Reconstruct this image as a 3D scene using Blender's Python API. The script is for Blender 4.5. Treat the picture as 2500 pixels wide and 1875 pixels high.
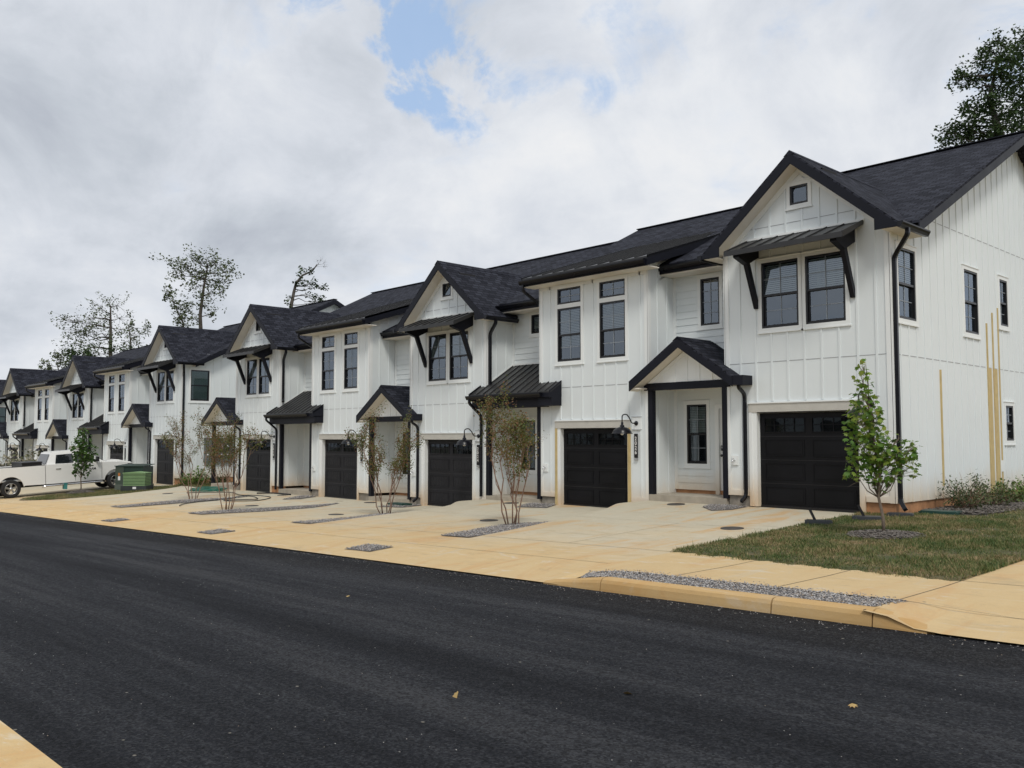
import bpy, math, random
import numpy as np
from mathutils import Vector, Matrix
R = math.radians
for o in list(bpy.data.objects): bpy.data.objects.remove(o, do_unlink=True)
sc = bpy.context.scene
COL = sc.collection

# ---------------------------------------------------------------- camera
cam_d = bpy.data.cameras.new("camera"); cam = bpy.data.objects.new("camera", cam_d); COL.objects.link(cam)
sc.camera = cam
yaw, pitch, roll = 0.814864542, 0.0606277093, -0.000212
fwd = Vector((-math.sin(yaw)*math.cos(pitch), math.cos(yaw)*math.cos(pitch), math.sin(pitch)))
rgt = fwd.cross(Vector((0, 0, 1))).normalized(); upv = rgt.cross(fwd)
c_, s_ = math.cos(roll), math.sin(roll)
rx = c_*rgt + s_*upv; uy = -s_*rgt + c_*upv
M = Matrix((rx, uy, -fwd)).transposed().to_4x4()
M.translation = Vector((0, -18.111, 1.75))
cam.matrix_world = M
cam_d.sensor_width = 36; cam_d.lens = 36*2171.9/2500
cam_d.clip_start = 0.1; cam_d.clip_end = 3000

# ---------------------------------------------------------------- view
sc.view_settings.view_transform = 'Standard'; sc.view_settings.look = 'None'
sc.view_settings.exposure = 0.03; sc.view_settings.gamma = 1
SUN_EL, SUN_AZ = 52, 231      # azimuth measured clockwise from +Y (facade looks to 180)

# ---------------------------------------------------------------- node helpers
class N:
    def __init__(s, tree): s.t = tree; tree.nodes.clear()
    def n(s, typ, **kw):
        nd = s.t.nodes.new(typ)
        for k, v in kw.items():
            if k.startswith('i_'):
                key = k[2:]; key = int(key) if key.isdigit() else key.replace('_', ' ')
                s.set(nd, key, v)
            else: setattr(nd, k, v)
        return nd
    def set(s, nd, key, v):
        sock = nd.inputs[key]
        if isinstance(v, bpy.types.NodeSocket): s.t.links.new(v, sock)
        else: sock.default_value = v
    def math(s, op, a, b=0.0, c=0.0, clamp=False):
        nd = s.n('ShaderNodeMath', operation=op, use_clamp=clamp)
        s.set(nd, 0, a); s.set(nd, 1, b); s.set(nd, 2, c); return nd.outputs[0]
    def mix(s, f, a, b, typ='RGBA', blend='MIX'):
        nd = s.n('ShaderNodeMix', data_type=typ, blend_type=blend)
        ia = {'RGBA': (0, 6, 7), 'FLOAT': (0, 2, 3)}[typ]
        s.set(nd, ia[0], f); s.set(nd, ia[1], c4(a)); s.set(nd, ia[2], c4(b))
        return nd.outputs[2 if typ == 'RGBA' else 0]
    def ramp(s, f, stops, interp='LINEAR'):
        nd = s.n('ShaderNodeValToRGB'); cr = nd.color_ramp; cr.interpolation = interp
        while len(cr.elements) < len(stops): cr.elements.new(0.5)
        for e, (p, c) in zip(cr.elements, stops): e.position = p; e.color = c4(c)
        s.set(nd, 0, f); return nd.outputs[0]
    def noise(s, vec, scale, detail=4, rough=0.55, dist=0.0, out=0):
        nd = s.n('ShaderNodeTexNoise'); s.set(nd, 'Vector', vec); s.set(nd, 'Scale', scale)
        s.set(nd, 'Detail', detail); s.set(nd, 'Roughness', rough); s.set(nd, 'Distortion', dist); return nd.outputs[out]
    def map(s, vec, scale=(1, 1, 1), loc=(0, 0, 0), rot=(0, 0, 0)):
        nd = s.n('ShaderNodeMapping'); s.set(nd, 'Vector', vec); s.set(nd, 'Scale', scale); s.set(nd, 'Location', loc); s.set(nd, 'Rotation', rot)
        return nd.outputs[0]
    def mr(s, v, a, b, c=0.0, d=1.0, smooth=True):
        nd = s.n('ShaderNodeMapRange', interpolation_type='SMOOTHSTEP' if smooth else 'LINEAR')
        for k, x in zip((0, 1, 2, 3, 4), (v, a, b, c, d)): s.set(nd, k, x)
        return nd.outputs[0]
def c4(c):
    if isinstance(c, (tuple, list)) and len(c) == 3: return (*c, 1.0)
    return c

# ---------------------------------------------------------------- world: overcast sky with broken clouds
w = bpy.data.worlds.new("World"); sc.world = w; w.use_nodes = True
g = N(w.node_tree)
sky = g.n('ShaderNodeTexSky', sky_type='NISHITA', sun_disc=False, sun_elevation=R(SUN_EL), sun_rotation=R(SUN_AZ))
tc = g.n('ShaderNodeTexCoord').outputs['Generated']
sep = g.n('ShaderNodeSeparateXYZ', i_0=tc)
zc = g.math('ADD', g.math('MAXIMUM', sep.outputs[2], 0.0), 0.22)
cv = g.n('ShaderNodeCombineXYZ', i_0=g.math('DIVIDE', sep.outputs[0], zc), i_1=g.math('DIVIDE', sep.outputs[1], zc), i_2=0.0).outputs[0]
wn = g.n('ShaderNodeTexNoise'); g.set(wn, 'Vector', tc); g.set(wn, 'Scale', 5.0); g.set(wn, 'Detail', 7.0); g.set(wn, 'Roughness', 0.6)
wa = g.n('ShaderNodeVectorMath', operation='SUBTRACT', i_0=wn.outputs['Color'], i_1=(0.5, 0.5, 0.5))
wb = g.n('ShaderNodeVectorMath', operation='MULTIPLY_ADD', i_0=wa.outputs[0], i_1=(0.30, 0.30, 0.30), i_2=tc)
tcw = g.n('ShaderNodeVectorMath', operation='NORMALIZE', i_0=wb.outputs[0]).outputs[0]
def pdir(u, v):                                   # direction seen at a place of the sky in the photograph
    d = rx*((u-1250)/2171.9) + uy*(-(v-937.5)/2171.9) + fwd
    return d.normalized()
def blob(u, v, rad, soft=0.6):                    # soft patch of sky round a direction, rad in degrees
    d = pdir(u, v)
    vm = g.n('ShaderNodeVectorMath', operation='DOT_PRODUCT'); g.set(vm, 0, tcw); g.set(vm, 1, tuple(d))
    return g.mr(vm.outputs['Value'], math.cos(R(rad)), math.cos(R(rad*(1-soft))))
wq = g.n('ShaderNodeTexNoise', noise_dimensions='3D'); g.set(wq, 'Vector', cv); g.set(wq, 'Scale', 1.6); g.set(wq, 'Detail', 4.0)
wv = g.n('ShaderNodeVectorMath', operation='MULTIPLY_ADD'); g.set(wv, 0, wq.outputs['Color']); g.set(wv, 1, (0.35, 0.35, 0.35)); g.set(wv, 2, cv)
wv = wv.outputs[0]
n1 = g.noise(g.map(wv, loc=(3.1, 7.7, 0)), 2.3, 10, 0.58)
n2 = g.noise(g.map(wv, loc=(13.3, 2.2, 0)), 1.25, 9, 0.55)
n3 = g.noise(g.map(tc, loc=(5, 5, 5)), 6.0, 10, 0.62, 0.4)
def blobs(lst, wob=0.5):
    t = 0.0
    for u, v, rad, k in lst: t = g.math('ADD', t, g.math('MULTIPLY', blob(u, v, rad, 1.0), k))
    return t
holes = blobs(((850, 60, 5.0, 0.42), (1000, 130, 4.5, 0.28), (1040, 215, 4.0, 0.30), (930, 215, 3.5, 0.22), (1190, 100, 5.5, 0.24), (1470, 215, 3.5, .16), (1500, 40, 6, 0.22), (2010, 20, 6, 0.22), (2490, 60, 6.5, 0.26), (2330, 330, 5, 0.12), (470, 0, 6, 0.16), (1700, 520, 4, .07), (1250, 250, 4, .10)))
dens = g.math('ADD', g.math('MULTIPLY', n1, 0.75), g.math('MULTIPLY', n3, 0.55))
dens = g.math('SUBTRACT', dens, g.math('MULTIPLY', holes, g.math('MULTIPLY', g.mr(g.noise(g.map(tc, loc=(1, 9, 2)), 9.0, 9, 0.62, 0.6), 0.30, 0.68), 1.25)))
cover = g.mr(dens, 0.20, 0.56, 0.12, 1.0)
greys = blobs(((250, 430, 15, 0.20), (60, 560, 12, 0.12), (640, 430, 9, 0.12), (520, 600, 8, 0.10), (1150, 520, 8, .06), (2400, 60, 9, 0.20), (1000, 330, 8, .08), (300, 120, 9, .05), (700, 250, 7, .07)))
greys = g.math('ADD', greys, blobs(((1850, 300, 20, -0.20), (1300, 420, 10, -0.12), (700, 160, 6, -.05), (600, 780, 14, -0.10), (100, 900, 14, -0.08), (350, 40, 7, -.07), (1450, 120, 8, -.06))))
shade = g.math('ADD', g.math('ADD', g.math('MULTIPLY', g.math('SUBTRACT', n2, 0.5), 1.5), g.math('MULTIPLY', g.math('SUBTRACT', n3, 0.5), 1.25)), g.math('ADD', greys, 0.36))
ccol = g.ramp(shade, [(0.0, (0.86, 0.865, 0.875)), (0.25, (0.77, 0.795, 0.835)), (0.50, (0.665, 0.70, 0.76)), (0.75, (0.55, 0.59, 0.65)), (1.0, (0.45, 0.485, 0.55))])
bg_sky = g.n('ShaderNodeBackground', i_Color=g.mix(0.65, sky.outputs[0], (4.4, 6.3, 9.3)), i_Strength=0.105)
bg_cl = g.n('ShaderNodeBackground', i_Color=ccol, i_Strength=1.0)
mx = g.n('ShaderNodeMixShader', i_0=cover, i_1=bg_sky.outputs[0], i_2=bg_cl.outputs[0])
g.n('ShaderNodeOutputWorld', i_Surface=mx.outputs[0])

# ---------------------------------------------------------------- sun behind thin cloud
sd = bpy.data.lights.new("sun", 'SUN'); sun = bpy.data.objects.new("sun", sd); COL.objects.link(sun)
sd.energy = 1.8; sd.angle = R(14); sd.color = (1.0, 0.96, 0.88)
sdir = Vector((math.sin(R(SUN_AZ))*math.cos(R(SUN_EL)), math.cos(R(SUN_AZ))*math.cos(R(SUN_EL)), math.sin(R(SUN_EL))))
sdir = Vector((-math.sin(R(SUN_AZ))*math.cos(R(SUN_EL)), math.cos(R(SUN_AZ))*math.cos(R(SUN_EL)), math.sin(R(SUN_EL))))
sun.rotation_euler = sdir.to_track_quat('Z', 'Y').to_euler()
sky.sun_rotation = math.atan2(sdir.x, sdir.y)

# ---------------------------------------------------------------- materials
def mat(name, fn):
    m = bpy.data.materials.new(name); m.use_nodes = True
    g = N(m.node_tree); bs = g.n('ShaderNodeBsdfPrincipled'); out = g.n('ShaderNodeOutputMaterial', i_Surface=bs.outputs[0])
    m.cycles.displacement_method = 'BUMP'
    fn(g, bs, out); return m
def bump(g, bs, h, strength=0.3, dist=0.02):
    b = g.n('ShaderNodeBump', i_Height=h, i_Strength=strength, i_Distance=dist); g.set(bs, 'Normal', b.outputs[0])
def obj_co(g): return g.n('ShaderNodeTexCoord').outputs['Object']
def uv_co(g): return g.n('ShaderNodeTexCoord').outputs['UV']
def plain(name, col, rough=0.5, metal=0.0, var=0.12, vs=3.0, spec=0.5, bs_=0.0, bsc=60):
    def f(g, b, o):
        co = obj_co(g); n = g.noise(co, vs, 5, 0.6)
        k = g.mr(n, 0.25, 0.75, 1-var, 1+var, smooth=False)
        g.set(b, 'Base Color', g.mix(1.0, col, g.n('ShaderNodeCombineXYZ', i_0=k, i_1=k, i_2=k).outputs[0], blend='MULTIPLY'))
        g.set(b, 'Roughness', g.mr(n, 0.2, 0.8, max(0, rough-0.06), min(1, rough+0.06), smooth=False)); g.set(b, 'Metallic', metal); g.set(b, 'Specular IOR Level', spec)
        if bs_: bump(g, b, g.noise(co, bsc, 3), bs_, 0.01)
    return mat(name, f)
def siding_mat(name, base, stain=1.0):
    def f(g, b, o):
        co = obj_co(g); sp = g.n('ShaderNodeSeparateXYZ', i_0=co)
        col = g.mix(g.noise(co, 1.1, 5, 0.6), base, tuple(c*0.93 for c in base))
        # rain streaks
        st = g.noise(g.map(co, scale=(9, 9, 0.35)), 1.0, 5, 0.6)
        col = g.mix(g.mr(st, 0.55, 0.85, 0, 0.22), col, (base[0]*0.80, base[1]*0.79, base[2]*0.72))
        # clay splash-back near the ground, ragged upper edge
        rag = g.noise(g.map(co, scale=(2.6, 2.6, 1.0)), 1.0, 6, 0.65)
        hgt = g.math('ADD', 0.45, g.math('MULTIPLY', rag, 0.95))
        k = g.mr(sp.outputs[2], 0.05, hgt, 0.62*stain, 0.0)
        col = g.mix(k, col, (0.62, 0.46, 0.27))
        k2 = g.mr(sp.outputs[2], 0.0, g.math('MULTIPLY', hgt, 0.5), 0.55*stain, 0.0)
        col = g.mix(g.math('MULTIPLY', k2, g.mr(rag, 0.35, 0.75)), col, (0.52, 0.32, 0.15))
        g.set(b, 'Base Color', col); g.set(b, 'Roughness', 0.55); g.set(b, 'Specular IOR Level', 0.35)
        bump(g, b, g.noise(g.map(co, scale=(1, 1, .2)), 45, 3), 0.08, 0.004)
    return mat(name, f)
def shingle_mat():
    def f(g, b, o):
        uv = uv_co(g)
        br = g.n('ShaderNodeTexBrick', offset=0.42, squash=1.0); 
        wob = g.noise(uv, 2.0, 3); 
        vec = g.n('ShaderNodeVectorMath', operation='ADD', i_0=uv, i_1=g.n('ShaderNodeCombineXYZ', i_0=0.0, i_1=g.math('MULTIPLY', g.noise(g.map(uv, scale=(2.2, 5, 1)), 1.0, 2), 0.035), i_2=0.0).outputs[0]).outputs[0]
        g.set(br, 'Vector', vec); g.set(br, 'Scale', 1.0); g.set(br, 'Brick Width', 0.27); g.set(br, 'Row Height', 0.142)
        g.set(br, 'Mortar Size', 0.013); g.set(br, 'Mortar Smooth', 0.25); g.set(br, 'Bias', 0.0)
        g.set(br, 'Color1', (0.010, 0.011, 0.017, 1)); g.set(br, 'Color2', (0.040, 0.043, 0.058, 1)); g.set(br, 'Mortar', (0.002, 0.002, 0.003, 1))
        n = g.noise(uv, 90, 3, 0.7); n4 = g.noise(uv, 0.45, 4)
        col = g.mix(g.mr(n, 0.45, 0.8, 0, 0.35), br.outputs[0], (0.060, 0.064, 0.080))
        col = g.mix(g.mr(n4, 0.4, 0.7, 0, 0.2), col, (0.034, 0.037, 0.050))
        g.set(b, 'Base Color', col); g.set(b, 'Roughness', 0.9); g.set(b, 'Specular IOR Level', 0.12)
        h = g.math('ADD', g.math('MULTIPLY', br.outputs[1], -0.8), g.math('MULTIPLY', n, 0.25))
        bump(g, b, h, 0.7, 0.012)
    return mat("asphalt shingles", f)
def asphalt_mat():
    def f(g, b, o):
        co = obj_co(g)
        lane = g.noise(g.map(co, scale=(0.03, 1.1, 1)), 1.0, 5, 0.6)
        lane2 = g.noise(g.map(co, scale=(0.16, 2.8, 1)), 1.0, 7, 0.72, 0.4)
        fine = g.noise(co, 60, 4, 0.85); mid = g.noise(co, 20, 5, 0.75); comb = g.noise(g.map(co, scale=(7, 60, 1), rot=(0, 0, 0.35)), 1.0, 4, 0.7)
        k = g.math('ADD', g.math('MULTIPLY', lane, 0.8), g.math('MULTIPLY', lane2, 0.5))
        col = g.ramp(g.mr(k, 0.50, 0.80, smooth=False), [(0, (0.009, 0.0105, 0.0145)), (0.5, (0.019, 0.0215, 0.028)), (1, (0.056, 0.058, 0.064))])
        sp = g.n('ShaderNodeSeparateXYZ', i_0=co)
        edge = g.mr(g.math('ADD', sp.outputs[1], g.math('MULTIPLY', g.noise(co, 0.7, 3), 0.5)), -10.55, -10.0)
        col = g.mix(g.math('MULTIPLY', edge, 0.9), col, (0.008, 0.008, 0.0095))
        lane_pale = g.mr(k, 0.5, 0.78, 0.12, 1.0)  # speckle strength, higher in the paler lanes of the paving
        col = g.mix(g.math('MULTIPLY', g.mr(fine, 0.50, 0.72), lane_pale), col, (0.075, 0.075, 0.08))
        col = g.mix(g.math('MULTIPLY', g.mr(comb, 0.52, 0.75), g.math('MULTIPLY', lane_pale, 0.6)), col, (0.11, 0.107, 0.103))
        agg = g.n('ShaderNodeTexVoronoi', feature='F1'); g.set(agg, 'Vector', co); g.set(agg, 'Scale', 62.0)
        ar = g.n('ShaderNodeSeparateColor', i_0=agg.outputs['Color']).outputs[0]
        col = g.mix(g.math('MULTIPLY', g.mr(ar, 0.55, 1.0, smooth=False), g.math('ADD', 0.25, g.math('MULTIPLY', lane_pale, 0.7))), col, (0.072, 0.075, 0.083))
        col = g.mix(g.mr(ar, 0.35, 0.0, 0, 0.65, smooth=False), col, (0.003, 0.003, 0.004))
        col = g.mix(g.mr(mid, 0.30, 0.52, 0.75, 0), col, (0.004, 0.004, 0.006))
        v = g.n('ShaderNodeTexVoronoi', feature='F1'); g.set(v, 'Vector', g.map(co, scale=(2.6, 3.4, 1))); g.set(v, 'Scale', 1.0); g.set(v, 'Randomness', 1.0)
        rnd = g.n('ShaderNodeSeparateColor', i_0=v.outputs['Color']).outputs[0]
        spk = g.math('MULTIPLY', g.mr(v.outputs['Distance'], 0.05, 0.025), g.math('GREATER_THAN', rnd, 0.55))
        col = g.mix(g.math('MULTIPLY', spk, 0.8), col, (0.36, 0.33, 0.28))
        g.set(b, 'Base Color', col); g.set(b, 'Roughness', 0.85); g.set(b, 'Specular IOR Level', 0.15)
        bump(g, b, g.math('ADD', g.math('ADD', fine, ar), g.math('MULTIPLY', mid, 0.8)), 1.0, 0.02)
    return mat("fresh asphalt", f)
def concrete_mat(name, clay=0.5, ref_y=-3.8, orange=0.0):
    def f(g, b, o):
        co = obj_co(g); sp = g.n('ShaderNodeSeparateXYZ', i_0=co)
        big = g.noise(g.map(co, scale=(0.33, 0.42, 1)), 1.0, 6, 0.62, 0.4)
        n = g.noise(co, 2.7, 6, 0.65); fine = g.noise(co, 55, 4, 0.7)
        oi = g.n('ShaderNodeObjectInfo').outputs['Random']
        grey = g.mix(n, (0.45, 0.43, 0.345), (0.59, 0.56, 0.46))
        tan = g.mix(n, (0.56, 0.385, 0.175), (0.64, 0.475, 0.255))
        y = g.math('ADD', sp.outputs[1], g.math('MULTIPLY', g.math('SUBTRACT', big, 0.5), 9.0))
        k = g.mr(y, ref_y+2.6, ref_y-3.2, 0.12, 1.0)
        k = g.math('MULTIPLY', k, clay*2, clamp=True)
        col = g.mix(k, grey, tan)
        swirl = g.noise(g.map(co, scale=(1.1, 0.28, 1), rot=(0, 0, 0.5)), 1.0, 7, 0.68, 1.2)
        col = g.mix(g.mr(swirl, 0.50, 0.66, 0, 0.80), col, (0.57, 0.34, 0.14))
        col = g.mix(g.mr(swirl, 0.26, 0.42, 0.45, 0), col, (0.50, 0.47, 0.39))
        dirt = g.noise(g.map(co, scale=(0.35, 1.1, 1), loc=(9, 4, 0)), 1.0, 7, 0.7, 1.5)
        col = g.mix(g.mr(dirt, 0.56, 0.76, 0, 0.55), col, (0.25, 0.21, 0.15))
        m5 = g.noise(g.map(co, scale=(0.9, 2.4, 1), loc=(2, 31, 0), rot=(0, 0, -0.25)), 1.0, 8, 0.72, 2.0)
        col = g.mix(g.mr(m5, 0.54, 0.68, 0, 0.6), col, (0.63, 0.57, 0.46))
        col = g.mix(g.mr(m5, 0.44, 0.34, 0, 0.35), col, (0.33, 0.255, 0.155))
        col = g.mix(g.math('MULTIPLY', oi, 0.22), col, (0.36, 0.31, 0.22))
        v = g.n('ShaderNodeTexVoronoi', feature='F1'); g.set(v, 'Vector', co); g.set(v, 'Scale', 1.3)
        rnd = g.n('ShaderNodeSeparateColor', i_0=v.outputs['Color']).outputs[1]
        spk = g.math('MULTIPLY', g.mr(v.outputs['Distance'], 0.035, 0.018), g.math('GREATER_THAN', rnd, 0.72))
        col = g.mix(g.math('MULTIPLY', spk, 0.7), col, (0.08, 0.065, 0.05))
        col = g.mix(g.mr(fine, 0.35, 0.7, 0, 0.16), col, (0.30, 0.25, 0.18))
        if orange: col = g.mix(g.math('ADD', orange, g.math('MULTIPLY', g.mr(dirt, 0.35, 0.65), 0.3)), col, (0.42, 0.245, 0.085))
        g.set(b, 'Base Color', col); g.set(b, 'Roughness', 0.85); g.set(b, 'Specular IOR Level', 0.25)
        bump(g, b, g.math('ADD', fine, n), 0.25, 0.01)
    return mat(name, f)
def glass_mat(name, tint=(0.02, 0.025, 0.03), trans=0.8, refl=1.0):
    def f(g, b, o):
        co = obj_co(g); g.t.nodes.remove(b)
        wav = g.noise(co, 1.6, 2, 0.4)
        bp = g.n('ShaderNodeBump', i_Height=wav, i_Strength=0.12, i_Distance=0.02)
        gl = g.n('ShaderNodeBsdfGlossy', i_Roughness=0.02, i_Color=(0.74, 0.84, 0.96, 1), i_Normal=bp.outputs[0])
        tr = g.n('ShaderNodeBsdfTransparent', i_Color=(0.74, 0.80, 0.77, 1))
        df = g.n('ShaderNodeBsdfDiffuse', i_Color=(*tint, 1))
        a = g.n('ShaderNodeMixShader', i_0=trans, i_1=df.outputs[0], i_2=tr.outputs[0])
        fr = g.n('ShaderNodeFresnel', i_IOR=1.9)
        m2 = g.n('ShaderNodeMixShader', i_0=g.math('MULTIPLY', g.math('ADD', fr.outputs[0], 0.07), refl), i_1=a.outputs[0], i_2=gl.outputs[0])
        g.set(o, 'Surface', m2.outputs[0])
    return mat(name, f)
def leaf_mat(name, cols, rough=0.55, sc_=2.5, trans=0.25):
    def f(g, b, o):
        geo = g.n('ShaderNodeNewGeometry'); co = obj_co(g)
        r = geo.outputs['Random Per Island']
        k = g.math('ADD', g.math('MULTIPLY', r, 0.5), g.math('MULTIPLY', g.mr(g.noise(co, sc_, 4, 0.65), 0.3, 0.72, smooth=False), 0.5))
        k = g.mr(k, 0.08, 0.92, smooth=False)
        st = [(i/(len(cols)-1), c) for i, c in enumerate(cols)]
        col = g.ramp(k, st)
        g.set(b, 'Base Color', col); g.set(b, 'Roughness', rough); g.set(b, 'Specular IOR Level', 0.3)
        tl = g.n('ShaderNodeBsdfTranslucent', i_Color=col)
        m = g.n('ShaderNodeMixShader', i_0=trans, i_1=b.outputs[0], i_2=tl.outputs[0]); g.set(o, 'Surface', m.outputs[0])
    return mat(name, f)
def grass_ground():
    def f(g, b, o):
        co = obj_co(g); n = g.noise(co, 1.3, 6, 0.65, 0.5); n2 = g.noise(co, 9, 6, 0.75); n3 = g.noise(g.map(co, scale=(60, 60, 60)), 1.0, 3, 0.7)
        col = g.ramp(g.mr(g.math('ADD', g.math('MULTIPLY', n, 0.75), g.math('MULTIPLY', n2, 0.35)), 0.35, 0.8, smooth=False),
                     [(0, (0.055, 0.075, 0.024)), (0.40, (0.10, 0.10, 0.04)), (0.65, (0.24, 0.17, 0.09)), (1, (0.34, 0.22, 0.12))])
        col = g.mix(g.mr(n3, 0.35, 0.65, 0.5, 0), col, (0.03, 0.032, 0.015))
        g.set(b, 'Base Color', col); g.set(b, 'Roughness', 0.95); bump(g, b, g.math('ADD', n3, n2), 0.8, 0.03)
    return mat("turf soil", f)
def stone_mat(name, cols):
    def f(g, b, o):
        r = g.n('ShaderNodeNewGeometry').outputs['Random Per Island']
        st = [(i/(len(cols)-1), c) for i, c in enumerate(cols)]
        g.set(b, 'Base Color', g.ramp(r, st)); g.set(b, 'Roughness', 0.8)
    return mat(name, f)

MT = dict(
 white=siding_mat("white board and batten paint", (0.755, 0.80, 0.81)),
 trimw=siding_mat("white trim paint", (0.81, 0.835, 0.83), 1.1),
 soffit=plain("soffit paint", (0.74, 0.70, 0.62), 0.6, var=0.05),
 header=plain("bare header board", (0.50, 0.485, 0.44), 0.7, var=0.1),
 tanwood=plain("unpainted yellow primer board", (0.52, 0.40, 0.19), 0.75, var=0.15, vs=5),
 black=plain("black trim paint", (0.007, 0.008, 0.014), 0.5, var=0.25, vs=2, spec=0.22),
 frame=plain("black window frame", (0.010, 0.010, 0.012), 0.35),
 gutter=plain("black gutter metal", (0.006, 0.0065, 0.010), 0.3, var=0.2, spec=0.3),
 metal=plain("dark standing seam metal", (0.030, 0.030, 0.031), 0.38, 0.15, var=0.18, vs=1.5, spec=0.45),
 shingle=shingle_mat(),
 doorA=plain("black garage door paint", (0.006, 0.0063, 0.008), 0.5, var=0.3, vs=1.2, spec=0.18),
 doorB=plain("charcoal garage door paint", (0.017, 0.017, 0.020), 0.55, var=0.3, vs=1.5, spec=0.2),
 glass=glass_mat("window glass"), gglass=glass_mat("garage glass", (0.008, 0.009, 0.01), 0.35, 0.30),
 blind=plain("white blind slats", (0.80, 0.82, 0.80), 0.5, var=0.05),
 greenblind=plain("green tinted blind slats", (0.66, 0.86, 0.72), 0.5, var=0.05),
 grille=plain("grey window grille", (0.28, 0.31, 0.34), 0.5),
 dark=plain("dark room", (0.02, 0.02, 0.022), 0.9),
 found=plain("clay stained foundation", (0.40, 0.20, 0.095), 0.9, var=0.35, vs=4, bs_=0.4),
 foundg=plain("grey block foundation", (0.25, 0.225, 0.19), 0.9, var=0.3, vs=6, bs_=0.4),
 step=plain("porch concrete", (0.36, 0.32, 0.26), 0.85, var=0.22, vs=3, bs_=0.3),
 doorw=plain("white front door", (0.80, 0.80, 0.79), 0.4, var=0.03),
 joint=plain("grey flashing joint", (0.34, 0.35, 0.36), 0.6),  # plain grey of the flashing joints and small strips
 bulb=plain("frosted bulb", (0.75, 0.74, 0.70), 0.2),
 chrome=plain("bright metal", (0.75, 0.75, 0.77), 0.18, 1.0, var=0.05),
 asphalt=asphalt_mat(), conc=concrete_mat("stained driveway concrete", 0.5, -5.4), walk=concrete_mat("clay stained walk concrete", 1.0, 10),
 curbm=concrete_mat('orange stained curb', 1.0, 10, 0.35),
 cjoint=plain("dark concrete joint", (0.13, 0.10, 0.065), 0.9),
 turf=grass_ground(),
 stones=stone_mat("mixed gravel", [(0.10, 0.10, 0.11), (0.22, 0.21, 0.21), (0.36, 0.34, 0.33), (0.50, 0.49, 0.48), (0.30, 0.22, 0.15)]),
 stonebed=plain("gravel bed base", (0.13, 0.12, 0.115), 0.95, var=0.5, vs=25, bs_=0.6, bsc=30),
 mulchbed=plain("mulch base", (0.065, 0.055, 0.05), 0.95, var=0.5, vs=30, bs_=0.8, bsc=25),
 mulch=stone_mat("mulch chips", [(0.05, 0.045, 0.04), (0.12, 0.105, 0.095), (0.20, 0.18, 0.16), (0.09, 0.07, 0.055)]),
 blade=leaf_mat("grass blades", [(0.035, 0.075, 0.018), (0.075, 0.12, 0.030), (0.15, 0.165, 0.055), (0.31, 0.235, 0.12), (0.42, 0.30, 0.17)], 0.6, 1.3, 0.25),
)

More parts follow.
